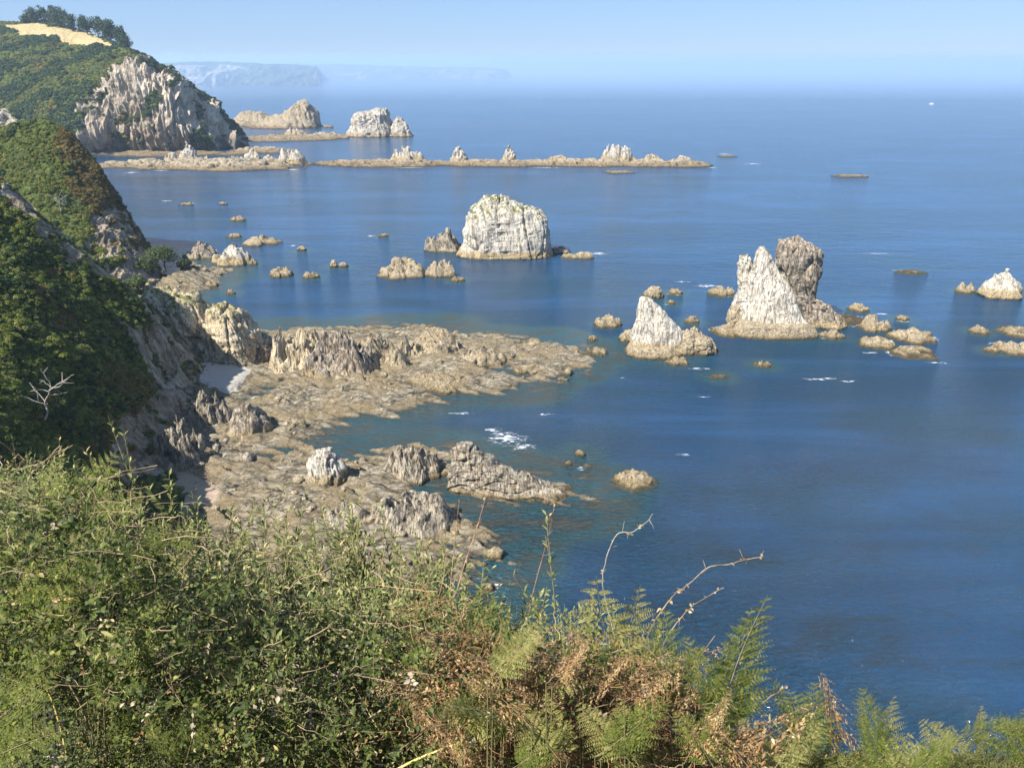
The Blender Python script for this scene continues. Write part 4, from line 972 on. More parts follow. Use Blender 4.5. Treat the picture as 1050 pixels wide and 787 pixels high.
# ------------------------------------------------------------------ bush clumps, spread as ground cover
def clump(name, seed, n=110, size=0.42, flat=0.75, mat='scrub'):
    rs = np.random.RandomState(seed); mb = MB()
    u = rdir(rs, n); u[:, 2] = np.abs(u[:, 2]) * 1.0 - 0.15
    r = 0.75 + 0.3 * fbm(u * 1.7 + seed, 3)
    pos = u * r[:, None] * np.array([1, 1, flat]) * rs.uniform(0.8, 1.02, n)[:, None]
    d_ = unit(np.cross(u, rdir(rs, n)) + 0.35 * u); nr = unit(u + 0.45 * rdir(rs, n) + np.array([0, 0, 0.3]))
    leaves(mb, pos - 0.5 * size * d_, d_, nr, rs.uniform(.6, 1.2, n) * size, rs.uniform(0, 1, n), T_QUAD)
    me = mb.mesh(name); me.materials.append(M[mat]); return me
def scatter(name, grid, weight, n, source, smin, smax, seed, lift=0.1):
    rs = np.random.RandomState(seed); P, N = grid['P'], grid['N']
    a = np.linalg.norm(np.cross(np.gradient(P, axis=0), np.gradient(P, axis=1)), axis=-1)
    px, py = proj(P); vis = (px > -60) & (px < 1100) & (py > -30) & (py < 800)
    w_ = (a * weight * vis).ravel(); w_ = w_ / w_.sum()
    idx = rs.choice(len(w_), n, p=w_)
    pts = P.reshape(-1, 3)[idx] + rs.normal(size=(n, 3)) * np.sqrt(a.ravel()[idx])[:, None] * 0.4 * np.array([1, 1, 0.1])
    nn = N.reshape(-1, 3)[idx]
    sc = rs.uniform(0, 1, n) ** 2 * (smax - smin) + smin
    pts = pts + nn * (lift * sc)[:, None]
    me = bpy.data.meshes.new(name); me.vertices.add(n); me.vertices.foreach_set('co', pts.astype(np.float32).ravel())
    at_ = me.attributes.new('scl', 'FLOAT', 'POINT'); at_.data.foreach_set('value', sc.astype(np.float32))
    rot = np.stack([rs.uniform(-.3, .3, n), rs.uniform(-.3, .3, n), rs.uniform(0, 6.3, n)], -1).astype(np.float32)
    ra = me.attributes.new('rot', 'FLOAT_VECTOR', 'POINT'); ra.data.foreach_set('vector', rot.ravel())
    o = link(name, me)
    ng = bpy.data.node_groups.new(name, 'GeometryNodeTree')
    ng.interface.new_socket('Geometry', in_out='INPUT', socket_type='NodeSocketGeometry'); ng.interface.new_socket('Geometry', in_out='OUTPUT', socket_type='NodeSocketGeometry')
    gi = ng.nodes.new('NodeGroupInput'); go = ng.nodes.new('NodeGroupOutput')
    ip = ng.nodes.new('GeometryNodeInstanceOnPoints'); oi = ng.nodes.new('GeometryNodeObjectInfo'); oi.inputs['Object'].default_value = source
    oi.inputs['As Instance'].default_value = True
    a1 = ng.nodes.new('GeometryNodeInputNamedAttribute'); a1.data_type = 'FLOAT'; a1.inputs['Name'].default_value = 'scl'
    a2 = ng.nodes.new('GeometryNodeInputNamedAttribute'); a2.data_type = 'FLOAT_VECTOR'; a2.inputs['Name'].default_value = 'rot'
    e2r = ng.nodes.new('FunctionNodeEulerToRotation')
    L_ = ng.links.new
    L_(gi.outputs[0], ip.inputs['Points']); L_(oi.outputs['Geometry'], ip.inputs['Instance'])
    L_(a1.outputs[0], ip.inputs['Scale']); L_(a2.outputs[0], e2r.inputs[0]); L_(e2r.outputs[0], ip.inputs['Rotation'])
    L_(ip.outputs[0], go.inputs[0])
    md = o.modifiers.new('scatter', 'NODES'); md.node_group = ng
    return tag(o, kind='stuff')
def surf(grid, px, py):
    "point of a sloping sheet seen at a pixel (nearest grid vertex, front side first)"
    a, b = proj(grid['P']); d = np.hypot(a - px, b - py); m_ = d < max(2.0, d.min() * 1.5)
    dist = np.where(m_, grid['P'][..., 1], 1e9); k = np.unravel_index(np.argmin(dist), d.shape); return grid['P'][k]
def lone_bush(px, py, grid, mat, s_, label, seed):
    p = surf(grid, px, py); me = clump('bush', seed, 160, 0.36, 0.85, mat)
    o = link('bush', me, loc=tuple(p + np.array([0, 0, 0.1 * s_]))); o.scale = (s_, s_, s_)
    return tag(o, label, 'bush')
gsrc = [lone_bush(62, 372, R3, 'scrub', 1, 'round green gorse bush mid way up the near hillside, left of the dead tree', 1)]
hsrc = [lone_bush(112, 196, R2, 'heath', 1, 'brown heather bush on the sunlit edge of the second ridge', 2)]
dsrc = [lone_bush(20, 45, HD, 'darkscrub', 1, 'dark bush at the left edge of the dry field', 3)]
# the shared originals are unit size so that copies scale from them
veg3 = (1 - R3['rock']) ** 2.5 * (0.35 + sstep(-.3, .3, fbm(R3['P'] / 5, 3)))
scatter('gorse_scrub', R3, veg3 * (1 - 0.8 * R3['brown']), 26000, gsrc[0], 0.35, 1.25, 11)
scatter('heath_scrub', R3, veg3 * (R3['brown'] + 0.03), 7000, hsrc[0], 0.3, 0.9, 12)
scatter('dark_scrub', R3, veg3 * sstep(-.1, .4, fbm(R3['P'] / 9 + 3, 3)), 5000, dsrc[0], 0.4, 1.4, 13)
veg2 = (1 - R2['rock']) ** 1.6 * (0.35 + sstep(-.3, .3, fbm(R2['P'] / 7, 3)))
scatter('ridge_scrub', R2, veg2 * (1 - 0.85 * R2['brown']), 17000, gsrc[0], 0.45, 1.4, 14)
scatter('ridge_heath', R2, veg2 * (R2['brown'] + 0.02), 9000, hsrc[0], 0.4, 1.3, 15)
scatter('ridge_dark_scrub', R2, veg2 * sstep(.1, .5, fbm(R2['P'] / 14 + 3, 3)), 1500, dsrc[0], 0.7, 2.2, 16)
vh = (1 - HD['rock']) * (1 - sstep(.1, .4, HD['field']))
scatter('headland_scrub', HD, vh, 16000, gsrc[0], 1.2, 3.6, 17, 0.0)
scatter('headland_dark_scrub', HD, vh * (sstep(0.02, .3, fbm(HD['P'] / 55 + 3, 4)) + 0.02), 9000, dsrc[0], 2.0, 6.0, 18, 0.0)
scatter('headland_heath', HD, vh * sstep(0.0, .4, fbm(HD['P'] / 40 + 8, 3)), 4000, hsrc[0], 1.2, 3.0, 19, 0.0)
scatter('cliff_scrub', HD, HD['rock'] * (1 - HD['rock']) + 1e-4, 1500, dsrc[0], 1.5, 3.5, 20, 0.0)

# ------------------------------------------------------------------ trees
def crown_mesh(seed, n, size, w, h, conic=0.0, shape=1.0):
    rs = np.random.RandomState(seed); mb = MB()
    nb = 14
    c = rdir(rs, nb) * rs.uniform(.2, .75, nb)[:, None]
    c[:, 2] = c[:, 2] * 0.9
    k = 1 - conic * np.clip((c[:, 2] + 1) / 2, 0, 1); c[:, :2] *= k[:, None]
    rad = rs.uniform(.25, .5, nb) * (k * 0.8 + 0.2)
    i = rs.randint(0, nb, n); u = rdir(rs, n)
    pos = c[i] + u * (rad[i] * rs.uniform(.75, 1.1, n))[:, None]
    nr = unit(u + 0.5 * rdir(rs, n)); d_ = unit(np.cross(nr, rdir(rs, n)) + np.array([0, 0, -.1]))
    pos = pos * np.array([w / 2, w / 2, h / 2]); 
    leaves(mb, pos, d_, nr, rs.uniform(.6, 1.3, n) * size, rs.uniform(0, 1, n), T_QUAD)
    return mb.mesh('crown')
def trunk_mesh(h, r, seed, limbs=5):
    rs = np.random.RandomState(seed); V = []; Fc = []; n = 0
    z = np.linspace(0, h, 8); b = np.cumsum(rs.normal(0, .03 * h, (8, 2)), 0) * 0.4
    main = np.stack([b[:, 0], b[:, 1], z], -1)
    a, f = tube(main, np.linspace(r, r * .3, 8), 7); V.append(a); Fc.append(f); n += len(a)
    for k in range(limbs):
        i = rs.randint(3, 7); d_ = rdir(rs, 1)[0]; d_[2] = abs(d_[2]) * .6 + .3
        t_ = np.linspace(0, 1, 5)[:, None]; pts = main[i] + d_ * t_ * h * .4 + np.array([0, 0, .1 * h]) * t_ ** 2
        a, f = tube(pts, np.linspace(r * .4, r * .1, 5), 5); V.append(a); Fc.append(f + n); n += len(a)
    return mesh_np('trunk', np.concatenate(V), np.concatenate(Fc), True)
def tree(p, h, w, label, seed, group=None, name='tree', conic=0.2, n=900, size=None, trunkfrac=0.35, cat='tree', mat='crown'):
    t = empty(name, tuple(p)); tag(t, label, cat, group)
    link('trunk', trunk_mesh(h * .75, h * .03, seed), M['bark'], t)
    me = crown_mesh(seed, n, size or h * .075, w, h * (1 - trunkfrac) * 1.05, conic)
    link('crown', me, M[mat], t).location = (0, 0, h * (trunkfrac + (1 - trunkfrac) * 0.5))
    return t
rs = np.random.RandomState(3)
crest = HD['P'][int(round(5 / 7 * 419))]
def crest_at(px):
    a, _ = proj(crest); return crest[np.argmin(np.abs(a - px))]
WT = [(23, 14, 13), (29, 17, 15), (35, 17, 14), (42, 18, 15), (49, 20, 16), (56, 21, 16), (62, 21, 15), (69, 20, 15), (76, 20, 14), (83, 18, 12), (91, 21, 15), (98, 23, 17), (105, 23, 17), (112, 24, 16), (119, 22, 15), (126, 19, 14), (131, 15, 11)]
for k, (px, hp, wp) in enumerate(WT):
    p = crest_at(px) + np.array([0, rs.uniform(-4, 20), -2.5]); m_ = p[1] / F
    tree(p, hp * m_ * 0.98, wp * m_ * 1.1, 'dark rounded pine in the row of trees on top of the grassy headland', 200 + k, 'row of pines on the headland top', 'pine_tree', 0.15, 1100, trunkfrac=0.08)
for k, (px, py, hp, lab) in enumerate([(146, 62, 9, 'small lone tree on the headland skyline, just right of the pine row'), (156, 66, 8, 'small tree on the headland skyline between two others'), (166, 70, 7, 'low wind bent tree on the skyline above the pale cliff'), (176, 77, 9, 'dark tree at the crest directly above the pale cliff'),
        (28, 39, 6, 'dark bush standing at the lower left edge of the dry field'), (42, 43, 6, 'dark bush below the middle of the dry field'), (56, 47, 7, 'round dark tree at the lower edge of the dry field'), (4, 33, 7, 'dark bush cut by the left edge, beside the dry field'), (112, 58, 7, 'dark bush at the right corner of the dry field')]):
    p = surf(HD, px, py); m_ = p[1] / F
    tree(p + np.array([0, 0, -1.5]), hp * m_, hp * m_ * 1.2, lab, 240 + k, None, 'bush' if 'bush' in lab else 'small_tree', 0.2, 500, trunkfrac=0.12, cat='bush' if 'bush' in lab else 'tree')
# trees at the cove shore
for k, (px, py, hp, wp, Yd, lab) in enumerate([(170, 279, 32, 38, 338, 'spreading green tree at the foot of the second ridge by the boulders'), (152, 286, 26, 26, 330, 'dark tree tucked into the gully left of the spreading green tree'), (190, 278, 14, 18, 342, 'small green bush at the water side of the spreading tree'), (142, 302, 22, 26, 300, 'shaded bushy tree low in the gully under the second ridge')]):
    p = atY(px, py, Yd); m_ = (Yd * CS + (H - p[2]) * SN) / F
    tree(p, hp * m_, wp * m_, lab, 260 + k, None, 'shore_tree', 0.0, 3200, size=0.75, trunkfrac=0.2, mat='shoretree')
def dead_tree(px, py, Yd, hp, label, seed, lean=0.3):
    p = atY(px, py, Yd); m_ = (Yd * CS + (H - p[2]) * SN) / F; h = hp * m_; rs = np.random.RandomState(seed)
    t = empty('dead_tree', tuple(p)); tag(t, label, 'dead tree')
    z = np.linspace(0, 1, 9); main = np.stack([lean * h * z ** 1.5 + .03 * h * np.sin(z * 9), .05 * h * np.sin(z * 5), h * .62 * z], -1)
    a, f = tube(main, np.linspace(.02 * h, .009 * h, 9), 6); link('trunk', mesh_np('trunk', a, f, True), M['bleached'], t)
    for k in range(9):
        i = rs.randint(4, 9) if k > 2 else 8; ang = rs.uniform(-1.2, 1.6) if k else .9
        d_ = np.array([math.sin(ang), rs.uniform(-.5, .5), math.cos(ang) * .8]); s_ = np.linspace(0, 1, 7)[:, None]
        pts = main[min(i, 8)] + d_ * s_ * h * rs.uniform(.3, .6) + np.cumsum(rs.normal(0, .018 * h, (7, 3)), 0)
        a, f = tube(pts, np.linspace(.008 * h, .003 * h, 7), 5); br = mesh_np('branch', a, f, True)
        b_ = link('branch', br, M['bleached'], t)
        pts2 = pts[4] + rdir(rs, 1)[0] * s_ * h * .2; a, f = tube(pts2, np.linspace(.007 * h, .003 * h, 7), 4)
        link('twig', mesh_np('twig', a, f, True), M['bleached'], b_)
q = surf(R3, 46, 432); dead_tree(46, 430, q[1] - 1.2, 58, 'bleached leafless tree standing in the scrub of the near hillside', 5, 0.25)
q = surf(R2, 62, 215); dead_tree(62, 218, q[1] - 1, 22, 'small bleached dead shrub on the green side of the second ridge', 6, 0.1)
q = surf(R2, 152, 278); dead_tree(150, 292, 340, 30, 'grey leaning dead trunk in the gully by the shore trees', 7, 0.9)
# ------------------------------------------------------------------ foreground bank: ferns, sallow shoots, brambles, dry canes
ENVP = [(-80, 470), (0, 462), (60, 464), (105, 478), (150, 505), (200, 528), (260, 545), (320, 555), (380, 560), (430, 575), (480, 600), (520, 640), (560, 655), (600, 640), (650, 640), (700, 672), (745, 712), (790, 732), (850, 745), (900, 762), (940, 768), (980, 752), (1060, 738), (1130, 730)]
def env(px): return np.interp(px, [e[0] for e in ENVP], [e[1] for e in ENVP])
def ground(x, y): return gz(np.asarray(x, float), np.asarray(y, float))
def pt(px, py, Yd): return atY(px, py, Yd)
def basept(px, Yd):
    "ground point under pixel column px at distance Yd"
    z = 88.0
    for _ in range(4):
        x = (px - 525) / F * (Yd * CS + (H - z) * SN); z = float(ground(x, Yd))
    return np.array([x, Yd, z])
MENV = [(-80, 505), (0, 512), (60, 522), (105, 545), (150, 578), (200, 602), (260, 616), (320, 625), (380, 635), (430, 640), (480, 645), (520, 660), (560, 672), (600, 668), (650, 672), (700, 705), (745, 745), (790, 765), (850, 778), (900, 792), (940, 796), (980, 782), (1060, 768), (1130, 760)]
def envm(px): return np.interp(px, [e[0] for e in MENV], [e[1] for e in MENV])
# --- fern frond: rachis along +Z (length 1), pinnae to the sides, face towards -Y
def frond_mesh(seed, mat, npair=13, curl=0.25, curlp=0.0, dead=False, wid=0.30, pin=11):
    rs = np.random.RandomState(seed); st = MB(); lf = MB()
    s = np.linspace(0, 1, 24); bend = np.stack([0.02 * np.sin(s * 4 + seed), -curl * (s ** 2) * 0.6 + curl * .6 * s, s], -1)
    a, f = tube(bend, np.linspace(0.0048, 0.001, 24), 5); st.add(a, f, 0.8)
    P_, D_, N_, L_, V_ = [], [], [], [], []
    for k in range(npair):
        t = 0.14 + 0.84 * (k + 0.5) / npair
        prof = (1 - t) ** 0.75 * min(1, 0.55 + t * 1.3); lp = wid * prof * 1.5
        for sgn in (-1, 1):
            if dead and rs.rand() < .12: continue
            t2 = t + rs.uniform(-.008, .008)
            b = np.array([np.interp(t2, s, bend[:, j]) for j in range(3)])
            az = R(rs.uniform(18, 34)); L = lp * rs.uniform(.85, 1.1)
            u = np.linspace(0, 1, pin + 1)
            dirx = sgn * math.cos(az); dirz = math.sin(az)
            cp_ = curlp * rs.uniform(.5, 1.5) if dead else curlp
            c = b + np.stack([dirx * L * (u - 0.25 * abs(cp_) * u ** 2), (rs.uniform(-.12, .12) + 0.18 * sgn * 0) * L * u - cp_ * L * u ** 2, dirz * L * u + 0.10 * L * u ** 2 - (0.5 * cp_ * L * u ** 3)], -1)
            if dead: c = c + np.cumsum(rs.normal(0, .010, c.shape), 0) * L * 3
            a, f = tube(c, np.linspace(.0014, .0005, pin + 1), 3); st.add(a, f, 0.7)
            T = unit(np.gradient(c, axis=0)); nrm = unit(np.cross(T, [0, 0, 1.0]) * sgn * 1.0 + np.array([0, -0.6, 0.0])); nrm[:, 1] -= 0.4; nrm = unit(nrm)
            side = unit(np.cross(nrm, T))
            for q in range(1, pin + 1):
                lq = L * (0.27 if dead else 0.225) * (1 - (q / (pin + 1)) ** 1.6) * (0.8 if q == 1 else 1) + .004
                for s2 in (-1, 1):
                    d = side[q] * s2 + T[q] * 0.55 + rs.normal(0, .10 if not dead else .45, 3)
                    P_.append(c[q]); D_.append(d); N_.append(nrm[q] + rs.normal(0, .15 if not dead else .6, 3)); L_.append(lq); V_.append(np.clip(0.45 + 0.3 * rs.normal() * .5 + 0.25 * t + (.3 if rs.rand() < .04 else 0), 0, 1))
    leaves(lf, P_, D_, N_, np.array(L_), np.array(V_), (T_MINI[0] * np.array([1, 1.15, 1]), T_MINI[1]))
    me = lf.mesh('blade'); me.materials.append(M[mat]); ms = st.mesh('rachis'); ms.materials.append(M['stem'] if mat != 'ferndead' else M['redcane'])
    return me, ms
FR = {'green': [frond_mesh(300 + k, 'fern', 13, .3 - .15 * k) for k in range(3)], 'pale': [frond_mesh(310 + k, 'fernpale', 12, .35, .25) for k in range(2)],
      'dead': [frond_mesh(320 + k, 'ferndead', 14, .5, 1.0, True, .24, 9) for k in range(3)], 'dark': [frond_mesh(330, 'fern', 15, .25, 0.15, False, .22, 10)]}
def put_frond(parent, a, b, kind, rs, face=0.0, wide=1.0):
    me, ms = FR[kind][rs.randint(len(FR[kind]))]
    zax = Vector(b - a); Ln = zax.length; zax.normalize()
    fwd = Vector((math.sin(face), -math.cos(face), 0.35)); x = (-fwd).cross(zax); 
    x = x.normalized(); y = zax.cross(x).normalized()
    Mx = Matrix((x, y, zax)).transposed().to_4x4()
    fr = link('frond', me, parent=parent); fr.location = Vector(a) - parent.location; fr.rotation_euler = Mx.to_euler(); fr.scale = (Ln * wide, Ln, Ln)
    r_ = link('rachis', ms, parent=fr)
    return fr
def fern(pxb, Yb, fronds, label, group=None, name='fern', seed=0):
    if group is None:
        k_ = 0.82; Yb = Yb * k_; fronds = [((f[0][0], f[0][1], f[0][2] * k_), (f[1][0], f[1][1], f[1][2] * k_)) + tuple(f[2:]) for f in fronds]
    rs = np.random.RandomState(seed + int(pxb * 3)); g0 = basept(pxb, Yb)
    t = empty(name, tuple(g0)); tag(t, label, 'fern', group)
    for f in fronds:
        (pa, ya, da), (pb, yb, db), kind = f[:3]
        put_frond(t, pt(pa, ya, da), pt(pb, yb, db), kind, rs, rs.uniform(-.5, .5) if len(f) < 4 else f[3], 1.0 if len(f) < 5 else f[4])
        q0 = pt(pa, ya, da); k = np.linspace(0, 1, 6)[:, None]; stalk = g0 * (1 - k) + q0 * k + np.array([0, 0, .08]) * np.sin(k * 3.1)
        a_, f_ = tube(stalk - g0, np.linspace(.0028, .002, 6), 5); link('stalk', mesh_np('stalk', a_, f_, True), M['stem'], t)
    return t
# the ferns one can point at
fern(748, 2.9, [((738, 770, 2.6), (784, 610, 2.65), 'dark', .35, 1.15), ((748, 765, 2.62), (768, 622, 2.7), 'dark', -.1, 1.0), ((744, 748, 2.6), (702, 650, 2.6), 'green', -.6, .7)], 'dark green upright fern frond curving right over the sea, its tip rolled')
fern(640, 3.0, [((640, 742, 3.0), (612, 590, 3.0), 'pale', -.2), ((642, 730, 3.0), (655, 600, 3.05), 'pale', .3, .8), ((650, 728, 3.0), (690, 655, 2.95), 'pale', .5)], 'tall pale half dried fern topping the fern clump beside the sea')
fern(672, 2.8, [((672, 735, 2.8), (684, 622, 2.8), 'green', .1, .8), ((676, 728, 2.8), (722, 662, 2.85), 'green', .4, .8), ((668, 740, 2.8), (712, 696, 2.7), 'pale', .5, .8)], 'yellow green fern with a bright stalk in the middle of the fern clump')
fern(610, 2.9, [((612, 765, 2.9), (588, 640, 2.9), 'dead', -.2), ((616, 760, 2.8), (640, 680, 2.8), 'dead', .2), ((606, 770, 2.7), (560, 690, 2.7), 'dead', -.3)], 'rusty dead bracken fern on the left of the fern clump')
fern(820, 2.8, [((828, 785, 2.8), (812, 706, 2.8), 'green', -.3, 1.2), ((830, 780, 2.8), (790, 690, 2.85), 'green', -.5, .4), ((832, 785, 2.8), (834, 698, 2.8), 'green', 0, .8)], 'fresh green fern just left of the upright brown dead frond')
fern(850, 2.85, [((862, 782, 2.85), (842, 686, 2.85), 'dead', .2, .6), ((864, 784, 2.8), (846, 692, 2.8), 'dead', -.2, .5)], 'brown shrivelled dead fern frond standing upright against the sea')
fern(900, 2.8, [((906, 785, 2.8), (882, 704, 2.8), 'green', -.3, .6), ((908, 785, 2.8), (918, 712, 2.85), 'pale', .3, .9), ((904, 785, 2.75), (880, 728, 2.8), 'green', -.5, .6)], 'small green fern with a ragged top, alone near the bottom right')
fern(955, 2.7, [((1000, 785, 2.7), (942, 738, 2.7), 'pale', -.3), ((1010, 780, 2.7), (1006, 722, 2.7), 'pale', 0, .5), ((985, 795, 2.6), (925, 760, 2.7), 'pale', -.5, .8)], 'pale green fern reaching left in the bottom right corner')
fern(1040, 2.7, [((1075, 770, 2.7), (985, 748, 2.6), 'green', -.2, .8), ((1080, 765, 2.8), (1015, 735, 2.8), 'pale', .2, .7), ((1060, 790, 2.6), (1030, 735, 2.6), 'green', 0, .8), ((1075, 795, 2.6), (1050, 725, 2.7), 'green', .3, .8)], 'dense green fern filling the bottom right corner')
fern(60, 3.4, [((40, 560, 3.4), (120, 462, 3.6), 'green', .2, 1.0), ((60, 570, 3.4), (150, 505, 3.5), 'green', .3, .9), ((20, 560, 3.3), (60, 470, 3.5), 'green', 0, 1.0)], 'large green bracken arching over the left edge below the hillside')
fern(10, 3.0, [((-60, 640, 3.0), (90, 545, 3.1), 'green', .2, .8), ((-40, 690, 2.8), (75, 600, 2.8), 'green', .2, 1.0), ((-50, 600, 3.0), (40, 520, 3.2), 'green', .1, 1)], 'dark green bracken spilling in from the left edge')
fern(15, 2.3, [((-40, 760, 2.3), (60, 690, 2.3), 'green', .2, .8), ((-30, 790, 2.2), (70, 745, 2.2), 'dark', .2, .9)], 'low green fern in the bottom left corner')
fern(140, 3.2, [((120, 640, 3.2), (200, 560, 3.3), 'pale', .2, .8), ((110, 650, 3.2), (60, 560, 3.3), 'pale', -.2, .8)], 'yellowing fern among the shoots left of centre')
fern(185, 2.5, [((185, 790, 2.5), (150, 735, 2.5), 'green', -.2, .9), ((190, 780, 2.5), (205, 712, 2.5), 'green', .2, .8)], 'small bright green fern low in the tangle, bottom left')
fern(440, 2.8, [((440, 720, 2.8), (462, 668, 2.8), 'pale', .2, .7), ((436, 720, 2.8), (420, 670, 2.8), 'pale', -.2, .7)], 'small olive fern below the dry stems in the centre')
rs = np.random.RandomState(44)
for k in range(190):
    px = rs.uniform(450, 880) if k < 140 else rs.uniform(840, 1070); Yd = rs.uniform(2.0, 2.9); top = env(px) + rs.uniform(8, 110) * (1 if px < 860 else .5); top = min(top, 778)
    kind = 'dead' if (k < 140 and rs.rand() < .55) or rs.rand() < .12 else ('pale' if rs.rand() < .5 else 'green')
    lab, gr = {'dead': ('rusty dead bracken in the tangle along the bottom right half', 'dead bracken along the bottom edge'), 'pale': ('yellowish fern in the low growth along the bottom edge', 'yellowish ferns along the bottom edge'), 'green': ('green fern in the low growth along the bottom edge', 'green ferns along the bottom edge')}[kind]
    fr = [((px + rs.uniform(-15, 15), top + rs.uniform(40, 80), Yd), (px + rs.choice([-1, 1]) * rs.uniform(15, 110), top + rs.uniform(-8, 60), Yd + rs.uniform(-.25, .25)), kind, rs.uniform(-1.0, 1.0), rs.uniform(.7, 1.1)) for _ in range(rs.randint(2, 5))]
    fern(px, Yd, fr, lab, gr, seed=k)
for k in range(20):
    px = rs.uniform(-20, 190); Yd = rs.uniform(2.1, 3.0); top = env(px) + rs.uniform(20, 200)
    fr = [((px + rs.uniform(-50, 0), top + rs.uniform(60, 110), Yd), (px + rs.uniform(-10, 70), top + rs.uniform(-5, 25), Yd + .1), 'green', rs.uniform(-.3, .6), .9) for _ in range(2)]
    fern(px, Yd, fr, 'green bracken in the shaded growth along the left edge', 'bracken along the left edge', seed=100 + k)
BIG = [(500, 700, 560, 640, 'pale'), (545, 745, 470, 690, 'dead'), (575, 780, 520, 715, 'pale'), (610, 775, 690, 715, 'green'), (650, 785, 590, 720, 'pale'), (700, 782, 752, 715, 'dead'), (735, 790, 690, 728, 'green'), (770, 788, 720, 742, 'dead'), (470, 785, 420, 720, 'dead'), (520, 790, 585, 745, 'green'), (790, 792, 848, 745, 'pale'), (640, 720, 700, 690, 'dead'), (560, 700, 610, 655, 'dead'), (930, 795, 985, 752, 'green')]
WHERE = ['just below the slender leafy shoots', 'leaning left into the brambles at centre', 'low at the centre of the bottom tangle', 'reaching right under the clump beside the sea', 'reaching left at the foot of the fern clump', 'bent right below the dark upright fern', 'under the dark upright fern, leaning left', 'left of the fresh green fern by the sea', 'beside the bright yellow stalk, bottom centre', 'right of the bright yellow stalk, bottom edge', 'at the bottom edge below the shrivelled frond', 'inside the fern clump, tip pointing right', 'on the left shoulder of the fern clump', 'between the two pale ferns at the bottom right']
for (x0, y0, x1, y1, kd), wh in zip(BIG, WHERE):
    fern(x0, 2.45, [((x0, y0, 2.3), (x1, y1, 2.35), kd, (x1 - x0) / 260, 1.0), ((x0 + 6, y0 + 4, 2.35), (x1 * .6 + x0 * .4 + 18, y1 - 6, 2.45), kd, -.2, .9)], {'pale': 'yellow green fern frond ', 'dead': 'rust brown fern frond ', 'green': 'fresh green fern frond '}[kd] + wh)
# --- sallow shoots: a curved stem with narrow upright leaves
def shoot_meshes(seed, h=1.0, nleaf=46, ll=0.064, bare=0.3):
    rs = np.random.RandomState(seed); st = MB(); lf = MB()
    s = np.linspace(0, 1, 14); lean = rs.uniform(-.18, .18, 2)
    c = np.stack([lean[0] * s ** 1.6 + .012 * np.sin(s * 7 + seed), lean[1] * s ** 1.6 + .012 * np.cos(s * 6), s * h], -1)
    a, f = tube(c, np.linspace(.0052, .0014, 14), 5); st.add(a, f, .5)
    branches = [(c, nleaf)]
    for k in range(3):
        i = rs.randint(4, 10); d = rdir(rs, 1)[0]; d[2] = abs(d[2]) + .9; d /= np.linalg.norm(d); q = np.linspace(0, 1, 8)[:, None]
        b = c[i] + d * q * rs.uniform(.18, .38) + np.array([0, 0, .06]) * q ** 2; a, f = tube(b, np.linspace(.003, .001, 8), 4); st.add(a, f, .5); branches.append((b, nleaf // 3))
    for b, n in branches:
        t = rs.uniform(bare if b is c else 0.15, 1, n); m = len(b)
        pos = np.stack([np.interp(t * (m - 1), np.arange(m), b[:, j]) for j in range(3)], -1)
        T = unit(np.gradient(b, axis=0)); Td = np.stack([np.interp(t * (m - 1), np.arange(m), T[:, j]) for j in range(3)], -1)
        rad = rdir(rs, n); rad[:, 2] = 0; d = unit(rad) * rs.uniform(.45, 1.0, n)[:, None] + Td * rs.uniform(.5, 1.0, n)[:, None]
        nr = unit(Td * 1.0 - unit(rad) * .6 + .3 * rdir(rs, n))
        leaves(lf, pos, d, nr, ll * rs.uniform(.6, 1.15, n) * (1.1 - .45 * t), np.clip(.35 + .35 * t + rs.normal(0, .16, n), 0, 1), T_LANCE)
    ms = st.mesh('stem', True); ms.materials.append(M['stem']); me = lf.mesh('foliage'); me.materials.append(M['sallow']); return ms, me
SH = [shoot_meshes(400 + k, nleaf=[46, 60, 36, 52, 70, 40, 56, 30][k]) for k in range(8)]
def shoot(px, Yd, top, label, group=None, v=None, rz=None, rs=rs):
    g0 = basept(px, Yd); tp = pt(px, top, Yd); h = max(.35, tp[2] - g0[2])
    t = empty('sallow_shoot', tuple(g0), rs.uniform(0, 6.28) if rz is None else rz); tag(t, label, 'shrub', group)
    k = max(1.0, h / 0.95)
    # long shoots keep their leaf size: the leafy top sits on a bare lower stem
    ms, me = SH[rs.randint(8) if v is None else v]
    if h > 1.0:
        link('stem', ms, parent=t, loc=(0, 0, h - 1)); link('foliage', me, parent=t, loc=(0, 0, h - 1))
        a, f = tube([(0, 0, 0), (0, 0, (h - 1) / 2), (0, 0, h - 1)], [.003, .0032, .004], 5); link('lower_stem', mesh_np('lower_stem', a, f, True), M['stem'], t)
    else:
        link('stem', ms, parent=t).scale = (1, 1, h); link('foliage', me, parent=t).scale = (1, 1, h)
    return t
for px, Yd, top, lab in [(567, 3.1, 560, 'slender leafy shoot with a thin dry tip rising against the sea, right of centre'), (545, 3.0, 585, 'leafy shoot left of the slender tipped one, against the sea'), (527, 3.2, 605, 'short leafy shoot in front of the dark boulder in the water'), (586, 3.0, 615, 'leafy shoot between the slender shoots and the fern clump'),
        (204, 3.6, 452, 'tall thin shoot in front of the shaded crag, left of centre'), (232, 3.8, 478, 'tall leafy shoot standing before the pink gravel patch'), (405, 3.8, 505, 'lone tall shoot before the broad grey rock by the green pool')]:
    shoot(px, Yd, top, lab)
for k in range(260):
    px = rs.uniform(90, 475) if k < 200 else rs.uniform(440, 640); Yd = rs.uniform(3.1, 4.8)
    top = env(px) + rs.uniform(-42, 90)
    if px > 470: top = env(px) + rs.uniform(-20, 50)
    shoot(px, Yd, top, 'upright sallow shoot with narrow grey green leaves in the thicket before the shore', 'sallow shoots in the foreground thicket')
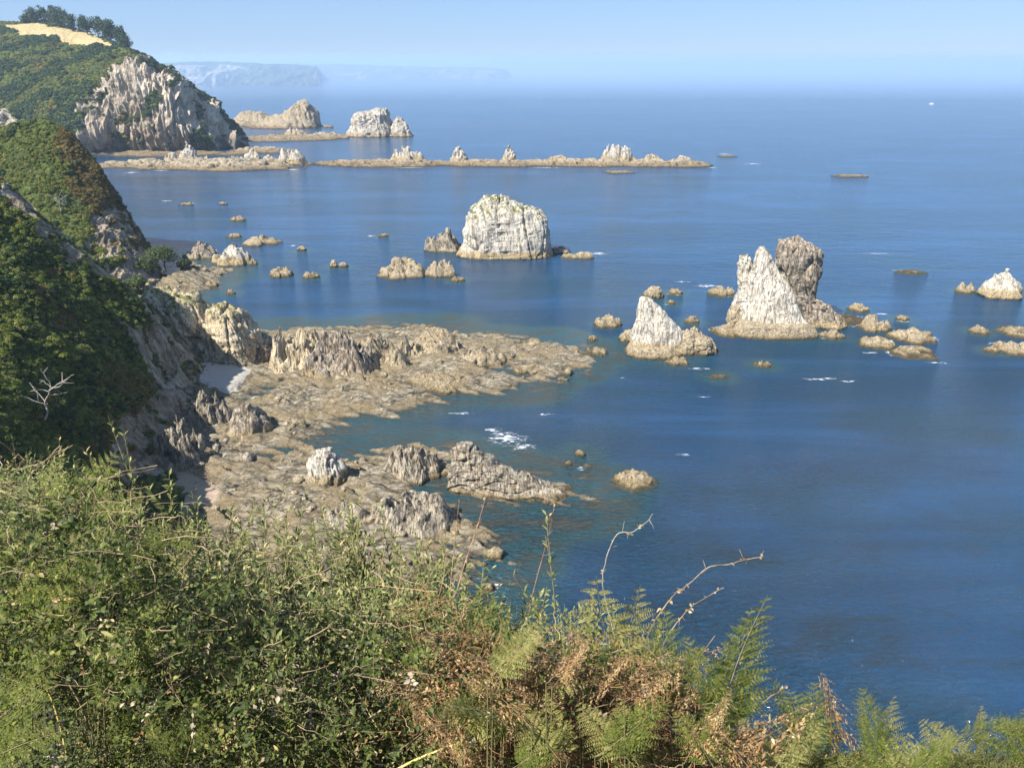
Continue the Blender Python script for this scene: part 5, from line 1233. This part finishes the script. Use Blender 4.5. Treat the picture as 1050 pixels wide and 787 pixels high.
for k in range(40):
    px = rs.uniform(120, 480); Yd = rs.uniform(2.2, 2.9); top = env(px) + rs.uniform(50, 150)
    shoot(px, Yd, top, 'low sallow shoot in the lower part of the foreground thicket', 'low sallow shoots in the thicket')
# --- undergrowth, one leafy mass
rs = np.random.RandomState(77)
def mass(name, n, x0, x1, tpl, mat, smin, smax, dmin, dmax, top0, top1, upright=0.4, dist=(2.0, 4.4), vr=(0, 1), thr=-.05):
    px = rs.uniform(x0, x1, n); Yd = rs.uniform(*dist, n)
    py = envm(px) + top0 + 22 * fbm(np.stack([px / 40, px * 0, px * 0], -1), 3) + rs.uniform(0, 1, n) ** 1.1 * top1
    mb = MB(); a = (px - 525) / F; b = (393.5 - py) / F; dy = CS + b * SN; t = Yd / dy
    P = np.stack([a * t, Yd, H + (-SN + b * CS) * t], -1)
    P += 0.05 * rs.normal(size=P.shape) * np.array([1, 1, .3])
    dns = fbm(P / 0.42, 3) + fbm(P / 0.13 + 9, 2) * .7
    keep = (P[:, 2] > ground(P[:, 0], P[:, 1]) + 0.02) & (dns > thr)
    P = P[keep]; m = len(P)
    # leaves sit in rows along short twigs, each twig with its own tint
    K = 9; cnt = m // K; P = P[:cnt]; D = rdir(rs, cnt); D[:, 2] = D[:, 2] * .6 + .25 + upright * .5; D = unit(D); Lt = rs.uniform(3.0, 7.0, cnt) * smax; side0 = unit(np.cross(D, rdir(rs, cnt)))
    tint = np.clip(.5 + .42 * fbm(P / .38 + 4, 3) + rs.normal(0, .14, cnt), 0, 1); up = np.array([-.4, -.4, .8]); droop = rs.uniform(0, .5, cnt)
    for j in range(K):
        f_ = (j + rs.uniform(0, .6, cnt)) / K; pos = P + D * (Lt * f_)[:, None] - np.array([0, 0, 1.]) * (droop * Lt * f_ ** 2)[:, None]
        sd = side0 * (1 if j % 2 else -1) if j < K - 1 else D * .6
        d = unit(sd + D * .7 + .35 * rdir(rs, cnt)); nr = unit(up + .8 * rdir(rs, cnt) + .3 * D)
        vv_ = vr[0] + (vr[1] - vr[0]) * np.clip(tint + rs.normal(0, .1, cnt), 0, 1)
        leaves(mb, pos, d, nr, rs.uniform(smin, smax, cnt) * (1.15 - .5 * f_), vv_, tpl)
    tw = MB(); leaves(tw, P, D - np.array([0, 0, .12]), rdir(rs, cnt), Lt, .5, (np.array([(0, .004, 0), (0, -.004, 0), (1, 0, 0)], float), np.array([(0, 1, 2)])))
    me = tw.mesh(name.split('_')[0] + '_twigs'); me.materials.append(M['cane']); tag(link(me.name.split('.')[0], me), kind='stuff')
    me = mb.mesh(name); me.materials.append(M[mat]); return tag(link(name, me), kind='stuff')
mass('bramble_leaves', 125000, -60, 620, T_OVAL, 'bramble', .012, .032, 0, 1, 0, 290, vr=(0, .96), thr=-.02)
mass('bramble_leaves', 30000, 560, 1110, T_OVAL, 'bramble', .008, .022, 0, 1, 10, 120, dist=(2.5, 3.3), vr=(0, .96))
mass('thicket_leaves', 120000, -60, 600, T_LANCE, 'sallow', .016, .042, 0, 1, -14, 220, upright=1.8, dist=(2.4, 4.4), thr=.2)
mass('pale_grass_blades', 16000, 100, 900, T_LANCE, 'fernpale', .015, .045, 0, 1, 10, 190, upright=.8, dist=(2.2, 3.3), thr=.1)
mass('dead_leaves', 5000, 330, 900, T_OVAL, 'ferndead', .007, .022, 0, 1, 15, 160, dist=(2.4, 3.1), thr=.05)
mass('bramble_leaves', 26000, 430, 900, T_OVAL, 'bramble', .008, .022, 0, 1, 20, 130, dist=(2.3, 3.0), vr=(0, .96), thr=.05)
mass('dead_leaves', 2500, -60, 400, T_OVAL, 'ferndead', .007, .02, 0, 1, 60, 250, dist=(1.9, 3.0), thr=.15)
mass('pale_dead_leaves', 900, -40, 800, T_OVAL, 'bramble', .010, .028, 0, 1, 30, 260, dist=(1.9, 2.9), vr=(.95, 1))
mass('bracken_litter', 40000, 400, 1100, T_MINI, 'fernpale', .012, .034, 0, 1, 5, 130, dist=(2.5, 3.2))
mass('bracken_litter', 26000, 380, 900, T_MINI, 'ferndead', .012, .036, 0, 1, 10, 130, dist=(2.4, 3.1), thr=.05)
mass('bramble_leaves', 26000, -60, 380, T_OVAL, 'bramble', .008, .024, 0, 1, 120, 190, dist=(1.9, 2.7), vr=(0, .96), thr=.08)
# twigs and dry stalks too many to count
mt = MB()
for k in range(1500):
    px = rs.uniform(-40, 760); py = env(px) + rs.uniform(10, 260); Yd = rs.uniform(2.0, 3.4)
    if py > 800: continue
    p0 = pt(px, py, Yd); d = rdir(rs, 1)[0] * np.array([1, .5, 1.0]); d[2] = abs(d[2]) * .9; L = rs.uniform(.05, .26); s = np.linspace(0, 1, 6)[:, None]
    c = p0 + d * L * s + np.cumsum(rs.normal(0, .008, (6, 3)), 0) - np.array([0, 0, .12]) * L * s ** 2
    if (c[:, 2] < ground(c[:, 0], c[:, 1])).any(): continue
    a, f = tube(c, rs.uniform(.0006, .0018), 4); mt.add(a, f, .5)
me = mt.mesh('dry_twigs', True); me.materials.append(M['cane']); tag(link('dry_twigs', me), kind='stuff')
mt = MB()
for k in range(2000):          # curled dead fronds and stems, rusty
    px = rs.uniform(420, 860); py = env(px) + rs.uniform(25, 160); Yd = rs.uniform(2.0, 3.0)
    if py > 800: continue
    p0 = pt(px, py, Yd); u = rdir(rs, 1)[0]; w2 = np.cross(u, rdir(rs, 1)[0]); L = rs.uniform(.05, .16); an = np.linspace(0, rs.uniform(1.5, 4), 8)[:, None]
    c = p0 + L * .5 * (u * np.sin(an) + w2 * (1 - np.cos(an)) * .8)
    a, f = tube(c, rs.uniform(.0007, .0017), 4); mt.add(a, f, .5)
me = mt.mesh('curled_dead_stems', True); me.materials.append(M['ferndead']); tag(link('curled_dead_stems', me), kind='stuff')
# --- canes one can point at
def cane(pts, Yd, r, mat, label, name='dry_cane', twigs=0, seed=0, leafy=0):
    rs_ = np.random.RandomState(seed + 5); ys = np.linspace(Yd[0], Yd[1], len(pts)) if isinstance(Yd, tuple) else [Yd] * len(pts)
    C_ = np.array([pt(p[0], p[1], y) for p, y in zip(pts, ys)]); c = catmull(C_, 8 * len(pts)) if len(pts) > 2 else catmull(np.vstack([C_[0], C_.mean(0), C_[1]]), 16)
    o0 = c[0].copy(); c = c - o0; c = c + np.cumsum(rs_.normal(0, .0012, c.shape), 0)
    t = empty(name, tuple(o0)); tag(t, label, 'stem')
    a, f = tube(c, np.linspace(r, r * .4, len(c)), 6); link('stem', mesh_np('stem', a, f, True), M[mat], t)
    for k in range(twigs):
        i = rs_.randint(len(c) // 3, len(c) - 1); s = np.linspace(0, 1, 5)[:, None]; b = c[i] + rdir(rs_, 1)[0] * s * rs_.uniform(.02, .06); a, f = tube(b, np.linspace(r * .4, r * .2, 5), 4)
        link('twig', mesh_np('twig', a, f, True), M[mat], t)
    if leafy:
        mb = MB(); i = rs_.randint(len(c) // 4, len(c), leafy); leaves(mb, c[i] + rs_.normal(0, .004, (leafy, 3)), rdir(rs_, leafy), rdir(rs_, leafy), rs_.uniform(.010, .024, leafy), rs_.uniform(.4, 1, leafy), T_OVAL)
        me = mb.mesh('dead_leaf'); tag(me and link('dead_leaf', me, M['ferndead'], t), kind=None)
    return t
cane([(75, 800), (62, 740), (40, 690), (17, 640)], 2.3, .006, 'yellowcane', 'yellowish jointed cane leaning left in the bottom left corner')
cane([(100, 800), (92, 745), (66, 695), (35, 660)], 2.25, .0055, 'cane', 'pale tan cane crossing the yellowish one, bottom left')
cane([(130, 800), (115, 750), (98, 700)], 2.3, .005, 'redcane', 'short reddish cane right of the two crossing canes')
cane([(65, 698), (105, 686), (160, 668), (190, 650), (200, 632)], 2.4, .004, 'bleached', 'grey bare branch lying across the bramble, rising to the right', twigs=5)
cane([(45, 776), (100, 775), (150, 762), (192, 758)], 2.3, .0035, 'bleached', 'thin pale branch lying flat near the bottom left', twigs=3)
cane([(78, 660), (74, 625), (52, 580), (22, 540)], (2.9, 3.2), .006, 'cane', 'pale orange bracken stalk leaning left by the left edge')
cane([(25, 540), (45, 510), (70, 496)], 3.2, .0035, 'yellowcane', 'thin orange stalk curving right above the bracken')
cane([(256, 800), (235, 750), (205, 712)], 2.3, .004, 'redcane', 'dark reddish stem leaning left, low left of centre')
cane([(360, 800), (420, 712), (455, 640), (482, 560), (500, 505)], (2.4, 3.0), .0042, 'redcane', 'long thin reddish stem leaning right and ending above the water, the tallest one', twigs=6, leafy=10)
cane([(425, 690), (442, 640), (455, 590), (452, 560)], 2.7, .003, 'cane', 'thin dry stem left of the tallest reddish one', twigs=3)
cane([(470, 690), (462, 620), (466, 560), (470, 512)], 3.0, .003, 'cane', 'upright thin stem between the two leaning dry stems', twigs=4, leafy=8)
cane([(540, 640), (552, 590), (562, 550), (568, 517)], 3.1, .003, 'redcane', 'straight bare twig tip above the leafy shoots against the sea', twigs=3, leafy=5)
cane([(300, 775), (360, 748), (410, 715), (435, 690), (470, 662)], 2.3, .0055, 'cane', 'pale cane slanting up to the right through the centre tangle')
cane([(390, 800), (430, 778), (480, 760), (532, 752), (560, 745)], 2.1, .0052, 'yellowcane', 'bright yellow stalk running almost level along the bottom centre')
cane([(600, 752), (640, 754), (690, 762), (725, 792)], 2.2, .005, 'yellowcane', 'bright yellow green stalk bending down at the bottom right of centre')
cane([(300, 722), (330, 716), (346, 712), (347, 722)], 2.4, .003, 'yellowcane', 'thin pale stalk with a sharp bend at its end, centre left')
cane([(640, 690), (628, 640), (618, 600), (622, 570), (632, 550), (650, 545), (662, 535), (668, 527)], 2.95, .0036, 'bleached', 'bare crooked twig on top of the fern clump, pointing up right', twigs=6, leafy=12)
cane([(655, 690), (668, 645), (690, 612), (705, 600), (725, 584), (755, 577), (780, 571)], 2.9, .0034, 'cane', 'curved twig with small dead leaves reaching right over the sea', twigs=6, leafy=22)
cane([(672, 690), (684, 655), (700, 632), (715, 618), (742, 604)], 2.9, .003, 'cane', 'short twig with dead leaves just under the curved one', twigs=3, leafy=14)
cane([(730, 760), (760, 738), (790, 715), (805, 705)], 2.8, .004, 'redcane', 'reddish stalk leaning right beside the upright dark fern', twigs=3, leafy=14)
cane([(700, 790), (672, 742), (662, 700), (652, 650)], 2.7, .005, 'yellowcane', 'bright green yellow upright stalk inside the fern clump')
